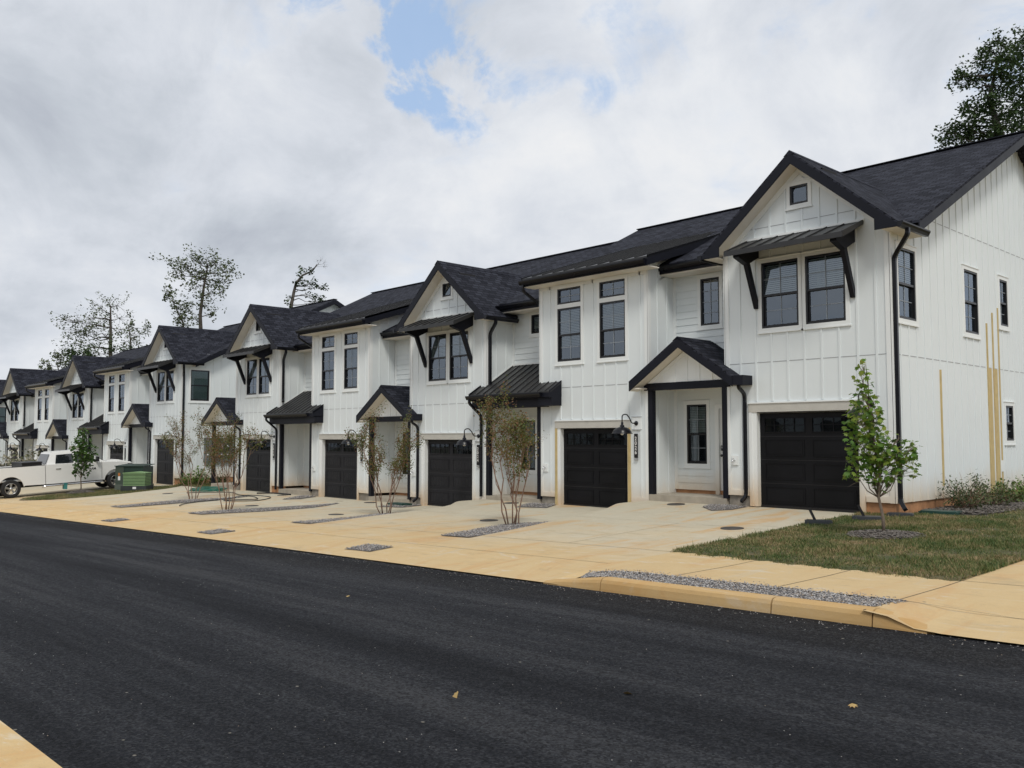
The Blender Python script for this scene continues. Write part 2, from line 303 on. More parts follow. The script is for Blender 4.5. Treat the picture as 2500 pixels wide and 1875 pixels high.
# ---------------------------------------------------------------- mesh builder
class MB:
    def __init__(s): s.v = []; s.f = []; s.m = []; s.sm = []
    def poly(s, pts, m=0, smooth=False):
        b = len(s.v); s.v += [tuple(p) for p in pts]; s.f.append(tuple(range(b, b+len(pts)))); s.m.append(m); s.sm.append(smooth)
    def box(s, x0, x1, y0, y1, z0, z1, m=0):
        if x0 > x1: x0, x1 = x1, x0
        if y0 > y1: y0, y1 = y1, y0
        if z0 > z1: z0, z1 = z1, z0
        b = len(s.v)
        s.v += [(x0,y0,z0),(x1,y0,z0),(x1,y1,z0),(x0,y1,z0),(x0,y0,z1),(x1,y0,z1),(x1,y1,z1),(x0,y1,z1)]
        for q in ((0,3,2,1),(4,5,6,7),(0,1,5,4),(2,3,7,6),(1,2,6,5),(3,0,4,7)):
            s.f.append(tuple(b+i for i in q)); s.m.append(m); s.sm.append(False)
    def ext(s, poly, d, m=0, m_side=None):
        """closed prism: 3-D polygon swept by vector d"""
        d = Vector(d); P = [Vector(p) for p in poly]; n = Vector((0, 0, 0))
        for i in range(len(P)): n += P[i].cross(P[(i+1) % len(P)])
        if n.dot(d) > 0: P.reverse()
        Q = [p+d for p in P]
        s.poly(P, m); s.poly(Q[::-1], m)
        ms = m if m_side is None else m_side
        for i in range(len(P)):
            j = (i+1) % len(P); s.poly([P[j], P[i], Q[i], Q[j]], ms)
    def bar(s, p, q, w, h, m=0, up=(0, 0, 1)):
        p, q = Vector(p), Vector(q); d = (q-p).normalized(); up = Vector(up)
        a = d.cross(up)
        if a.length < 1e-4: a = d.cross(Vector((0, 1, 0)))
        a.normalize(); b = a.cross(d).normalized()
        s.ext([p-a*w/2-b*h/2, p+a*w/2-b*h/2, p+a*w/2+b*h/2, p-a*w/2+b*h/2], q-p, m)
    def tube(s, path, r, n=8, m=0, cap=True, smooth=True):
        path = [Vector(p) for p in path]; rr = r if isinstance(r, (list, tuple)) else [r]*len(path)
        rings = []; pa = None
        for i, p in enumerate(path):
            d = (path[min(i+1, len(path)-1)]-path[max(i-1, 0)]).normalized()
            if pa is None:
                pa = d.cross(Vector((0, 0, 1)))
                if pa.length < 0.1: pa = d.cross(Vector((0, 1, 0)))
            pa = (pa-d*pa.dot(d)).normalized(); pb = d.cross(pa)
            b = len(s.v); rings.append(b)
            for k in range(n):
                t = 2*math.pi*k/n + (math.pi/4 if n == 4 else 0); s.v.append(tuple(p+(pa*math.cos(t)+pb*math.sin(t))*rr[i]))
        for i in range(len(rings)-1):
            for k in range(n):
                j = (k+1) % n; s.f.append((rings[i]+k, rings[i]+j, rings[i+1]+j, rings[i+1]+k)); s.m.append(m); s.sm.append(smooth)
        if cap:
            s.f.append(tuple(rings[0]+k for k in range(n))[::-1]); s.m.append(m); s.sm.append(False)
            s.f.append(tuple(rings[-1]+k for k in range(n))); s.m.append(m); s.sm.append(False)
    def lathe(s, prof, c=(0, 0, 0), n=20, m=0, axis='Z'):
        b0 = len(s.v); c = Vector(c)
        for r, z in prof:
            for k in range(n):
                t = 2*math.pi*k/n; a, b = r*math.cos(t), r*math.sin(t)
                s.v.append(tuple(c+Vector({'Z': (a, b, z), 'X': (z, a, b), 'Y': (a, z, b)}[axis])))
        for i in range(len(prof)-1):
            for k in range(n):
                j = (k+1) % n; s.f.append((b0+i*n+k, b0+i*n+j, b0+(i+1)*n+j, b0+(i+1)*n+k)); s.m.append(m); s.sm.append(True)
    def build(s, name, mats, parent=None, loc=None, uv=False):
        me = bpy.data.meshes.new(name); me.from_pydata(s.v, [], s.f); 
        mats = mats if isinstance(mats, (list, tuple)) else [mats]
        for mm in mats: me.materials.append(mm)
        me.polygons.foreach_set('material_index', s.m); me.polygons.foreach_set('use_smooth', s.sm)
        if uv:
            ul = me.uv_layers.new(name='UVMap').data
            for p in me.polygons:
                n = p.normal; u = Vector((0, 0, 1)).cross(n)
                u = u.normalized() if u.length > 1e-3 else Vector((1, 0, 0)); v = n.cross(u)
                for li in p.loop_indices:
                    co = me.vertices[me.loops[li].vertex_index].co; ul[li].uv = (co.dot(u), co.dot(v))
        me.update(); o = bpy.data.objects.new(name, me); COL.objects.link(o)
        if parent is not None: o.parent = parent
        if loc is not None: o.location = loc
        return o
def thing(name, label, cat, loc=(0, 0, 0), group=None, rz=0):
    o = bpy.data.objects.new(name, None); COL.objects.link(o); o.location = loc; o.rotation_euler = (0, 0, rz)
    o.empty_display_size = 0.3; return tag(o, label, cat, group)
def tag(o, label, cat, group=None):
    o['label'] = label; o['category'] = cat
    if group: o['group'] = group
    return o
def structure(o): o['kind'] = 'structure'; return o
def stuff(o, label=None, cat=None):
    o['kind'] = 'stuff'
    if label: o['label'] = label; o['category'] = cat
    return o

# ---------------------------------------------------------------- wall helpers (a wall is an X-Z sheet at y, or a Y-Z sheet at x)
def PT(ax, c, a, z, out=0.0):
    """ax 'Y': sheet at y=c, a is x, outward -y.  ax 'X+': sheet at x=c, a is y, outward +x.  'X-': outward -x"""
    if ax == 'Y': return (a, c-out, z)
    if ax == 'X+': return (c+out, a, z)
    return (c-out, a, z)
def slabbox(mb, ax, c, a0, a1, z0, z1, o0, o1, m=0):
    p = PT(ax, c, a0, z0, o0); q = PT(ax, c, a1, z1, o1)
    mb.box(p[0], q[0], p[1], q[1], p[2], q[2], m)
def cut(a0, a1, zs0, zs1, rects):
    """intervals of [a0,a1] left free by rects over the z band"""
    iv = [(a0, a1)]
    for (r0, r1, z0, z1) in rects:
        if z1 <= zs0+1e-6 or z0 >= zs1-1e-6: continue
        nv = []
        for (p, q) in iv:
            if r1 <= p or r0 >= q: nv.append((p, q)); continue
            if r0 > p: nv.append((p, r0))
            if r1 < q: nv.append((r1, q))
        iv = nv
    return iv
def sheet(mb, ax, c, a0, a1, z0, top, rects, m=0):
    """flat wall with real openings; top: list of (a,z) outline of the upper edge"""
    xs = sorted({a0, a1, *[min(max(a, a0), a1) for a, _ in top], *[min(max(a, a0), a1) for r in rects for a in r[:2]]})
    for p, q in zip(xs, xs[1:]):
        if q-p < 1e-6: continue
        zp, zq = topz(top, p+1e-7), topz(top, q-1e-7); mid = (p+q)/2; lo = z0
        for (r0, r1, y0, y1) in sorted([r for r in rects if r[0] < mid < r[1]], key=lambda r: r[2]):
            if y0 > lo: mb.poly([PT(ax, c, p, lo), PT(ax, c, q, lo), PT(ax, c, q, y0), PT(ax, c, p, y0)], m)
            lo = max(lo, y1)
        if min(zp, zq) > lo+1e-6: mb.poly([PT(ax, c, p, lo), PT(ax, c, q, lo), PT(ax, c, q, zq), PT(ax, c, p, zp)], m)
def topz(top, a):
    for (p, zp), (q, zq) in zip(top, top[1:]):
        if p <= a <= q: return zp+(zq-zp)*(a-p)/max(q-p, 1e-6)
    return top[0][1] if a < top[0][0] else top[-1][1]
def battens(mb, ax, c, xs, z0, top, rects, m=0, wd=0.045, pr=0.02, mfun=None):
    for a in xs:
        zt = topz(top, a)
        iv = [(z0, zt)]
        for (r0, r1, q0, q1) in rects:
            if r1 <= a-wd/2 or r0 >= a+wd/2: continue
            nv = []
            for (p, q) in iv:
                if q1 <= p or q0 >= q: nv.append((p, q)); continue
                if q0 > p: nv.append((p, q0))
                if q1 < q: nv.append((q1, q))
            iv = nv
        for p, q in iv:
            if q-p > 0.03: slabbox(mb, ax, c, a-wd/2, a+wd/2, p, q, -0.002, pr, m)
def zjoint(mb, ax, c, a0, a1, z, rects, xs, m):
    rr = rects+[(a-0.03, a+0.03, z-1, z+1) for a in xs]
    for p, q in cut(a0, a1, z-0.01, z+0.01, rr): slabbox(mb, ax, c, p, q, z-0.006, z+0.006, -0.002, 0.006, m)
def laps(mb, ax, c, a0, a1, z0, z1, rects, m=0, row=0.178):
    k = 0; z = z0
    while z < z1-1e-4:
        zt = min(z+row, z1)
        zs = sorted({z, zt, *[q for r in rects for q in r[2:] if z < q < zt]})
        for za, zb in zip(zs, zs[1:]):
            oa = 0.018-0.015*(za-z)/row; ob = 0.018-0.015*(zb-z)/row
            for p, q in cut(a0, a1, za, zb, rects):
                mb.poly([PT(ax, c, p, za, oa), PT(ax, c, q, za, oa), PT(ax, c, q, zb, ob), PT(ax, c, p, zb, ob)], m)
                if za == z: mb.poly([PT(ax, c, p, za, 0), PT(ax, c, q, za, 0), PT(ax, c, q, za, oa), PT(ax, c, p, za, oa)], m)
        z = zt
def surround(mb, ax, c, a0, a1, z0, z1, w=0.09, pr=0.026, m=0):
    slabbox(mb, ax, c, a0-w, a0, z0-w, z1+w, -0.01, pr, m); slabbox(mb, ax, c, a1, a1+w, z0-w, z1+w, -0.01, pr, m)
    slabbox(mb, ax, c, a0, a1, z1, z1+w, -0.01, pr, m); slabbox(mb, ax, c, a0, a1, z0-w, z0, -0.01, pr, m)
    slabbox(mb, ax, c, a0-w-.02, a1+w+.02, z0-w-.03, z0-w, -0.01, pr+.012, m); slabbox(mb, ax, c, a0-w-.01, a1+w+.01, z1+w, z1+w+.018, -0.01, pr+.015, m)

RNG = random.Random(11)
def window(parent, ax, c, a0, a1, z0, z1, kind='dh', blind='half', label=None):
    """black framed window in a real opening: frame + dark room recess, panes, grille, blind"""
    mb = MB(); F = 0.042
    for (p, q, r, s_) in ((a0, a0+F, z0, z1), (a1-F, a1, z0, z1), (a0+F, a1-F, z1-F, z1), (a0+F, a1-F, z0, z0+F*1.15)):
        slabbox(mb, ax, c, p, q, r, s_, -0.09, 0.012)
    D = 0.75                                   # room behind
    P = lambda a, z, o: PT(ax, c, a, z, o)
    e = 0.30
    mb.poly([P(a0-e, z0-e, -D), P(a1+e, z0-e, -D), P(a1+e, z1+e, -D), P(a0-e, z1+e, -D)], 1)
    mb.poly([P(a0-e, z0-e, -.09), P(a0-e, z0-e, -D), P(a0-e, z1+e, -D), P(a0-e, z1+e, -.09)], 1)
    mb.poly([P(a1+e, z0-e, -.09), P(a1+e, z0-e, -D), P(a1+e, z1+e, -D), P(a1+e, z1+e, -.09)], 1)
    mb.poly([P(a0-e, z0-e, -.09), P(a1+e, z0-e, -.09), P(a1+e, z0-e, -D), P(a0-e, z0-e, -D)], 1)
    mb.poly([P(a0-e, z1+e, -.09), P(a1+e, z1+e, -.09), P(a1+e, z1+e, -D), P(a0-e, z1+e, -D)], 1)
    zm = (z0+z1)/2
    if kind in ('dh', 'gb'):
        slabbox(mb, ax, c, a0+F, a1-F, zm-0.028, zm+0.02, -0.075, 0.002)
        S = 0.03                                # lower sash sits inside the upper one
        for (p, q, r, s_) in ((a0+F, a0+F+S, z0+F, zm-.028), (a1-F-S, a1-F, z0+F, zm-.028), (a0+F+S, a1-F-S, z0+F*1.15, z0+F+S)):
            slabbox(mb, ax, c, p, q, r, s_, -0.08, -0.03)
    win = mb.build('window', [MT['frame'], MT['dark']], parent)
    if label: win['label'] = label
    # panes
    pn = MB()
    if kind in ('dh', 'gb'):
        for (r, s_, o) in ((zm+.02, z1-F, -0.03), (z0+F+.03, zm-.028, -0.055)):
            pn.poly([P(a0+F, r, o), P(a1-F, r, o), P(a1-F, s_, o), P(a0+F, s_, o)], 0)
    else:
        pn.poly([P(a0+F, z0+F, -0.035), P(a1-F, z0+F, -0.035), P(a1-F, z1-F, -0.035), P(a0+F, z1-F, -0.035)], 0)
    pn.build('pane', MT['glass'], win)
    # grille between the panes
    gb = MB(); t = 0.007
    am = (a0+a1)/2
    def gl(p, q, r, s_, o): slabbox(gb, ax, c, p, q, r, s_, o-0.008, o)
    if kind == 'dh':
        for (r, s_, o) in ((zm+.02, z1-F, -0.018), (z0+F+.03, zm-.028, -0.043)):
            gl(am-t, am+t, r, s_, o); gl(a0+F, am-t, (r+s_)/2-t, (r+s_)/2+t, o); gl(am+t, a1-F, (r+s_)/2-t, (r+s_)/2+t, o)
    elif kind == 'g22':
        gl(am-t, am+t, z0+F, z1-F, -.022); gl(a0+F, am-t, zm-t, zm+t, -.022); gl(am+t, a1-F, zm-t, zm+t, -.022)
    elif kind == 'g24':
        gl(am-t, am+t, z0+F, z1-F, -.022)
        for k in (1, 2, 3):
            z = z0+F+(z1-z0-2*F)*k/4; gl(a0+F, am-t, z-t, z+t, -.022); gl(am+t, a1-F, z-t, z+t, -.022)
    if gb.v: gb.build('grille', MT['grille'], win)
    if blind:
        bb = MB(); zb = {'half': zm+0.05, 'full': z0+.06, 'most': z0+(z1-z0)*.3}.get(blind, zm)
        z = z1-F-.03
        while z > zb:
            q0 = P(a0+F+.01, z, -0.115); q1 = P(a1-F-.01, z+.006, -0.135)
            pa, pb_ = P(a0+F+.008, z-.030, -0.062), P(a1-F-.008, z-.030, -0.062); pc, pd = P(a1-F-.008, z+.006, -0.082), P(a0+F+.008, z+.006, -0.082)
            bb.poly([pa, pb_, pc, pd], 0); z -= 0.044
        bb.build('blind', MT['greenblind' if kind == 'gb' or blind == 'full' else 'blind'], win)
    return win

def garage(parent, x0, x1, z1, z0, mt, carriage=False, y=0.12):
    mb = MB(); W = x1-x0; Hh = z1-z0; hs = Hh/4; xm = (x0+x1)/2
    col = [(x0+0.13, xm-0.10), (xm+0.10, x1-0.13)]
    # window section openings
    wz0, wz1 = z1-0.43, z1-0.13
    rects = [(a, b, wz0, wz1) for a, b in col]
    sheet(mb, 'Y', y, x0, x1, z0, [(x0, z1), (x1, z1)], rects)
    for k in (1, 2, 3): mb.box(x0, x1, y-0.001, y+0.012, z1-k*hs-0.006, z1-k*hs+0.006, 1)
    for k in range(1, 4):
        zt = z1-k*hs-0.075; zb = z1-(k+1)*hs+0.085
        for a, b in col:
            for (p, q, r, s_) in ((a, b, zt-.014, zt), (a, b, zb, zb+.014), (a, a+.014, zb+.014, zt-.014), (b-.014, b, zb+.014, zt-.014)):
                mb.box(p, q, y-.011, y+.001, r, s_, 0)
            mb.box(a+.05, b-.05, y-.006, y+.001, zb+.05, zt-.05, 0)
            if carriage:
                n = 7
                for i in range(1, n): xx = a+(b-a)*i/n; mb.box(xx-.005, xx+.005, y-.009, y-.005, zb+.05, zt-.05, 1)
    for a, b in col:
        for (p, q, r, s_) in ((a-.02, b+.02, wz1, wz1+.02), (a-.02, b+.02, wz0-.02, wz0), (a-.02, a, wz0, wz1), (b, b+.02, wz0, wz1)):
            mb.box(p, q, y-.016, y+.001, r, s_, 0)
        for i in (1, 2, 3): xx = a+(b-a)*i/4; mb.box(xx-.008, xx+.008, y-.012, y-.001, wz0, wz1, 0)
        zc_ = (wz0+wz1)/2
        for i in range(4): mb.box(a+(b-a)*i/4+.008, a+(b-a)*(i+1)/4-.008, y-.010, y-.002, zc_-.008, zc_+.008, 0)
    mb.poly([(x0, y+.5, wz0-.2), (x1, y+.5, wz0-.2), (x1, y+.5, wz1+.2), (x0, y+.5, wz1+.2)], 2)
    mb.box(x0, x1, y-.012, y+.03, z0-.02, z0+.035, 1)
    d = mb.build('garage_door', [mt, MT['frame'], MT['dark']], parent)
    for a, b in col:
        pn = MB(); pn.poly([(a, y+.012, wz0), (b, y+.012, wz0), (b, y+.012, wz1), (a, y+.012, wz1)]); pn.build('pane', MT['gglass'], d)
    return d

def downspout(parent, path, w=0.075, name='downspout'):
    mb = MB(); P = [Vector(p) for p in path]
    # round the elbows with short facets
    Q = [P[0]]
    for i in range(1, len(P)-1):
        a, b, c_ = P[i-1], P[i], P[i+1]; r = min(0.09, (b-a).length*.45, (c_-b).length*.45)
        p0 = b+(a-b).normalized()*r; p1 = b+(c_-b).normalized()*r
        for t in (0, .33, .67, 1): Q.append(p0.lerp(b, t).lerp(b.lerp(p1, t), t))
    Q.append(P[-1]); mb.tube(Q, w*0.62, 4, 0, True, False)
    return mb.build(name, MT['gutter'], parent)
def gutter(parent, p, q, out, w=0.115, h=0.12):
    """K-style gutter from p to q (top back edge), out = unit vector away from the fascia"""
    p, q, o = Vector(p), Vector(q), Vector(out); mb = MB()
    prof = [(0, 0), (0.0, -h), (w*.55, -h), (w*.72, -h*.55), (w, -h*.25), (w, 0), (w-.012, 0), (w-.012, -h*.22), (w*.66, -h*.5), (w*.5, -h+.012), (.012, -h+.012), (.012, 0)]
    pl = [p+o*a+Vector((0, 0, b)) for a, b in prof]
    d = q-p; Q = [v+d for v in pl]; n = len(pl)
    for i in range(n): j = (i+1) % n; mb.poly([pl[i], pl[j], Q[j], Q[i]])
    mb.poly([p, p-Vector((0, 0, h)), p+o*w*.55-Vector((0, 0, h)), p+o*w-Vector((0, 0, h*.25)), p+o*w][::-1]); mb.poly([v+d for v in [p, p-Vector((0, 0, h)), p+o*w*.55-Vector((0, 0, h)), p+o*w-Vector((0, 0, h*.25)), p+o*w]])
    return mb.build('gutter', MT['gutter'], parent)
def gable_roof(parent, xc, half, zap, slope, y0, y1, th, name='gable_roof', fascia=0.28, mt='shingle', yw=0.0, yv=None, zclip=None):
    """ridge along Y, valley cut where it runs into the roof behind; black rake boards at the front, pale soffit"""
    mb = MB(); xl, xr = xc-half, xc+half; zl = zap-slope*half
    t = 0.05; yv = y1 if yv is None else yv
    for sgn, xe in ((-1, xl), (1, xr)):
        mb.ext([(xc, y0, zap), (xe, y0, zl), (xe, yv, zl), (xc, y1, zap)], (0, 0, -t), 0)
    mb.ext([(xc-.14, y0-.01, zap-.14*slope+.012), (xc, y0-.01, zap+.018), (xc+.14, y0-.01, zap-.14*slope+.012), (xc, y0-.01, zap-.01)], (0, y1-y0-.1, 0), 0)
    r = mb.build(name, [MT[mt]], parent, uv=True)
    f = fascia; zc = zclip if zclip is not None else zl-f
    dx = min(half, (zap-f-zc)/slope)
    for sgn in (-1, 1):
        fb = MB(); xe = xc+sgn*half; xk = xc+sgn*dx
        pl = [(xc, y0, zap-t), (xe, y0, zl-t), (xe, y0, zc if zclip is not None else zl-f)] + ([(xk, y0, zc)] if zclip is not None else []) + [(xc, y0, zap-f)]
        fb.ext(pl, (0, .035, 0), 0); fb.build('rake_board', MT['black'], r)
        sb = MB(); sb.ext([(xc, y0+.036, zap-f+.03), (xk, y0+.036, zc+.03), (xk, y0+.036, zc+.005), (xc, y0+.036, zap-f+.005)], (0, yw-y0-.036, 0), 0); sb.build('soffit', MT['soffit'], r)
    return r

# ---------------------------------------------------------------- the townhouses
def frange(a, b, s):
    r = []; x = a
    while x < b-1e-6: r.append(x); x += s
    return r
def townhouse(name_label, kind, xL, W, PW, zb, rb, yr, dz=0.0, end_right=None, end_left=False, lap=True, black_door=False, tan_jamb=False, grp="white townhouses in the row", winvar=0, step=False):
    T = thing('townhouse', name_label, 'townhouse', (xL, 0, zb), grp)
    zs = 5.80                                     # soffit level
    yw = 1.1
    S = 0.5; xm = W/2
    gx0, gx1 = (0.81, 3.21) if kind == 'G' else (0.80, 3.20)
    # ---------------- bay front
    if kind == 'G':
        top = [(0, 5.93), (xm, 7.61), (W, 5.93)]
        wins = [(0.99, 1.91, 4.06, 5.57), (2.08, 3.00, 4.06, 5.57)]
        attic = (xm-.235, xm+.205, 6.78, 7.21)
        openings = [(gx0, gx1, -1, 2.13)] + wins + [attic]
    else:
        top = [(0, 6.22), (W, 6.22)]
        wins = [(0.70, 1.59, 4.02, 5.52), (2.27, 3.16, 4.02, 5.52)]
        trans = [(0.70, 1.59, 5.64, 6.08), (2.27, 3.16, 5.64, 6.08)]
        openings = [(gx0, gx1, -1, 2.13)] + wins + trans
    mb = MB()
    sheet(mb, 'Y', 0, 0, W, 0.23, top, openings)
    tr = []                                       # areas covered by trim: battens stop there
    hx0, hx1 = gx0-.20, gx1+.10+(0.02 if kind == 'G' else 0)
    tr.append((hx0-.02, hx1+.02, -1, 2.40))
    for (a, b, p, q) in wins: tr.append((a-.09, b+.09, p-.12, q+.10 if kind == 'G' else 6.2))
    if kind == 'G': tr += [(attic[0]-.09, attic[1]+.09, attic[2]-.12, attic[3]+.10), (0.62, 3.42, 5.98, 6.19)]
    else: tr += [(a-.09, b+.09, 5.5, 6.25) for a, b, *_ in trans]
    lampbox = (3.36, 3.66, 2.10, 2.42); tr.append(lampbox)
    xs = [0.405*k for k in range(1, int(W/0.405)+1) if 0.1 < 0.405*k < W-0.1]
    topb = [(a, z-0.12) for a, z in top] if kind == 'G' else top
    battens(mb, 'Y', 0, xs, 0.36, topb, tr)
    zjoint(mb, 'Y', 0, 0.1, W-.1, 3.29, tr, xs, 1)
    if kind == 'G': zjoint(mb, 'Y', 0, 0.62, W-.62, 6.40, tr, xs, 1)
    battens(mb, 'Y', 0, [0.055, W-.055], 0.23, [(0, top[0][1]), (W, top[-1][1])], [(gx0, gx1, -1, 1)], 2, 0.11, 0.024)
    for p, q in cut(0.11, W-.11, 0.24, 0.3, tr): slabbox(mb, 'Y', 0, p, q, 0.235, 0.36, -0.002, 0.022, 2)
    if kind == 'G':                               # frieze boards along the rake, little peak board
        for sg in (-1, 1):
            x0_, x1_ = xm, xm+sg*xm; sl = (7.61-5.93)/xm
            mb.ext([(x0_, -.022, 7.61), (x1_, -.022, 5.93), (x1_, -.022, 5.78), (x0_, -.022, 7.46)], (0, .024, 0), 2)
        mb.ext([(xm-.22, -.03, 7.26), (xm+.20, -.03, 7.26), (xm, -.03, 7.44)], (0, .01, 0), 2)
    else: slabbox(mb, 'Y', 0, .11, W-.11, 6.10, 6.22, -.002, .02, 2)
    # garage casing
    jm = 4 if tan_jamb else 2
    slabbox(mb, 'Y', 0, hx0, hx0+.085, 0.0+dz, 2.15, -.02, .03, jm); slabbox(mb, 'Y', 0, hx0+.085, gx0, dz, 2.15, -.12, .018, 2)
    slabbox(mb, 'Y', 0, hx1-.085+.0, hx1, dz, 2.15, -.02, .03, jm)
    if hx1-.085 > gx1+.002: slabbox(mb, 'Y', 0, gx1, hx1-.085, dz, 2.15, -.12, .018, 2)
    mb.box(gx1-.002, gx1+.03, .02, .14, dz, 2.13, 2)
    slabbox(mb, 'Y', 0, hx0, hx1, 2.15, 2.345, -.12, .035, 3); slabbox(mb, 'Y', 0, hx0-.015, hx1+.015, 2.345, 2.375, -.02, .055, 2)
    mb.box(gx0, gx1, 0, .12, 2.13, 2.15, 2)
    for a, b, p, q in wins: surround(mb, 'Y', 0, a, b, p, q if kind == 'G' else 6.08, m=2)
    if kind == 'G':
        surround(mb, 'Y', 0, *attic, w=.08, m=2)
        slabbox(mb, 'Y', 0, wins[0][1]+.09, wins[1][0]-.09, 4.0, 5.66, -.002, .024, 2)
        slabbox(mb, 'Y', 0, .60, 3.44, 6.135, 6.185, -.002, .03, 2)
    else:
        for a, b, p, q in trans: slabbox(mb, 'Y', 0, a, b, 5.52, 5.64, -.09, .024, 2)
    # box behind the wall lamp
    for (p, q, r, s_) in ((lampbox[0], lampbox[1], lampbox[2], lampbox[3]),): slabbox(mb, 'Y', 0, p, q, r, s_, -.002, .026, 2)
    slabbox(mb, 'Y', 0, lampbox[0]-.01, lampbox[1]+.01, lampbox[3], lampbox[3]+.012, -.002, .04, 1)
    slabbox(mb, 'Y', 0, lampbox[0]-.01, lampbox[1]+.01, lampbox[2]-.012, lampbox[2], -.002, .034, 1)
    # bay side walls
    def side(ax, c, y1, extra_open=(), full=False):
        if full:
            tp = [(0, zs+.02), (0.45, zs+.2)] if kind == 'G' else [(0, 6.2), (0.45, 6.35)]
            tp = [(0, zs+.02), (.55, zs+.02), (.57, rb-.12+.285), (yr, rb-.12+S*yr), (2*yr, rb-.12)]
        elif kind == 'S': tp = [(0, 6.42), (y1, 6.42+.324*y1)]
        else: tp = [(0, zs+.12), (y1, zs+.12)]
        op = list(extra_open)
        sheet(mb, ax, c, 0, y1, 0.23, tp, op)
        t2 = [(a-.09, b+.09, p-.12, q+.10) for a, b, p, q in op]
        ys = [0.405*k for k in range(1, int(y1/0.405)+1) if 0.405*k < y1-.06]
        battens(mb, ax, c, ys, 0.23, tp, t2)
        zjoint(mb, ax, c, 0.05, y1-.05, 3.29, t2, ys, 1)
        if full: zjoint(mb, ax, c, 1.2, 2*yr-1.2, 6.40, t2, ys, 1)
        slabbox(mb, ax, c, -.024, .09, .23, tp[0][1], -.01, .024, 2)
        for r_ in op: surround(mb, ax, c, *r_, m=2)
        return ys
    er = list(end_right) if end_right else []
    if end_right is not None: side('X+', W, 2*yr, er, True)
    else: side('X+', W, 1.1 if kind == 'G' else 5.0)
    if end_left: 
        kk = kind; side('X-', 0, 2*yr, [(3.2, 4.1, 4.05, 5.55)], True)
    else: side('X-', 0, 1.1)
    if end_right is not None and black_door:      # the weathered strips left unpainted on the end wall
        for y_, z0_, z1_ in ((5.37, .23, 4.38), (5.77, 3.27, 4.68), (6.165, .23, 4.84)): slabbox(mb, 'X+', W, y_-.034, y_+.034, z0_, z1_, .0, .026, 4)
        slabbox(mb, 'X+', W, 5.40, 6.14, .22, 3.28, .001, .006, 4); slabbox(mb, 'X+', W, 5.77-.024, 5.77+.024, .22, 3.28, .0, .024, 4)
        slabbox(mb, 'X+', W, 2.43-.027, 2.43+.027, .5, 3.08, .0, .026, 4)
        slabbox(mb, 'X+', W, 6.08, 6.26, .72, 1.0, .0, .03, 2)
    wall = mb.build('front_wall', [MT['white'], MT['joint'], MT['trimw'], MT['header'], MT['tanwood']], T)
    # foundation
    fb = MB(); fm = 0 if (end_right is not None or end_left) else 1
    ye = 2*yr
    fb.box(0.03, hx0, .03, .3, -.6, .235, 1); fb.box(hx1, W-.03, .03, .3, -.6, .235, fm)
    if end_right is not None: fb.box(W-.3, W-.03, .3, ye, -.6, .235, 0)
    fb.box(0.03, .3, .3, ye, -.6, .235, 0)
    fb.box(-PW if not end_left else 0.03, 0.0, yw+.02, yw+.2, -.6, .24, 0)
    fb.build('foundation', [MT['found'], MT['foundg']], T)
    bk = MB(); bk.poly([(W, ye, -.6), (0 if end_left else -PW, ye, -.6), (0 if end_left else -PW, ye, rb), (W, ye, rb)]); bk.build('back_wall', [MT['white']], T)
    # garage door
    garage(T, gx0, gx1, 2.13, dz, MT['doorA'] if black_door else MT['doorB'], not black_door)
    # windows
    bl = ['half', 'most', 'half', None][winvar % 4]
    for i, (a, b, p, q) in enumerate(wins): window(T, 'Y', 0, a, b, p, q, 'dh', bl if i == 0 else 'half')
    if kind == 'G': window(T, 'Y', 0, *attic, kind='plain', blind=None)
    else:
        for a, b, p, q in trans: window(T, 'Y', 0, a, b, p, q, 'g22', None)
    for i, (a, b, p, q) in enumerate(er): window(T, 'X+', W, a, b, p, q, 'gb' if len(er) == 1 else 'dh', 'full' if len(er) == 1 else ('half' if i == 0 else None))
    if end_left: window(T, 'X-', 0, 3.2, 4.1, 4.05, 5.55, 'dh', 'half')
    # ---------------- recessed entrance wall
    if not end_left:
        rw = MB(); pc = -PW/2
        if kind == 'G': up = (-1.44, -0.87, 4.445, 5.655); uk = 'g24'
        else: up = (-1.47, -0.89, 5.09, 5.67); uk = 'plain'
        lw = (-1.91, -1.30, .90, 2.42); dr = (-0.94, -0.06, .17, 2.30)
        ops = [up, lw, dr]
        sheet(rw, 'Y', yw, -PW, 0, .23, [(-PW, zs+.2), (0, zs+.2)], ops)
        cov = [(a-.09, b+.09, p-.12, q+.1) for a, b, p, q in (up, lw)] + [(dr[0]-.11, dr[1]+.11, 0, dr[3]+.12)]
        if lap: laps(rw, 'Y', yw, -PW+.09, -.09, .23, zs, cov)
        else:
            ys = frange(-PW+.4, -.2, .405); battens(rw, 'Y', yw, ys, .23, [(-PW, zs), (0, zs)], cov)
        slabbox(rw, 'Y', yw, -PW, -PW+.09, .23, zs, -.01, .028, 2); slabbox(rw, 'Y', yw, -.09, 0, .23, zs, -.01, .028, 2)
        for r_ in (up, lw): surround(rw, 'Y', yw, *r_, m=2)
        slabbox(rw, 'Y', yw, dr[0]-.11, dr[0], .14, dr[3]+.11, -.05, .03, 2); slabbox(rw, 'Y', yw, dr[1], dr[1]+.06, .14, dr[3]+.11, -.05, .03, 2)
        slabbox(rw, 'Y', yw, dr[0], dr[1], dr[3], dr[3]+.11, -.05, .03, 2)
        rw.build('entrance_wall', [MT['white'], MT['joint'], MT['trimw']], T)
        window(T, 'Y', yw, *up, kind=uk, blind=None if kind == 'G' else 'most'); window(T, 'Y', yw, *lw, kind='dh', blind='half')
        db = MB(); x0, x1, z0, z1 = dr
        db.box(x0, x1, yw+.045, yw+.09, z0, z1)
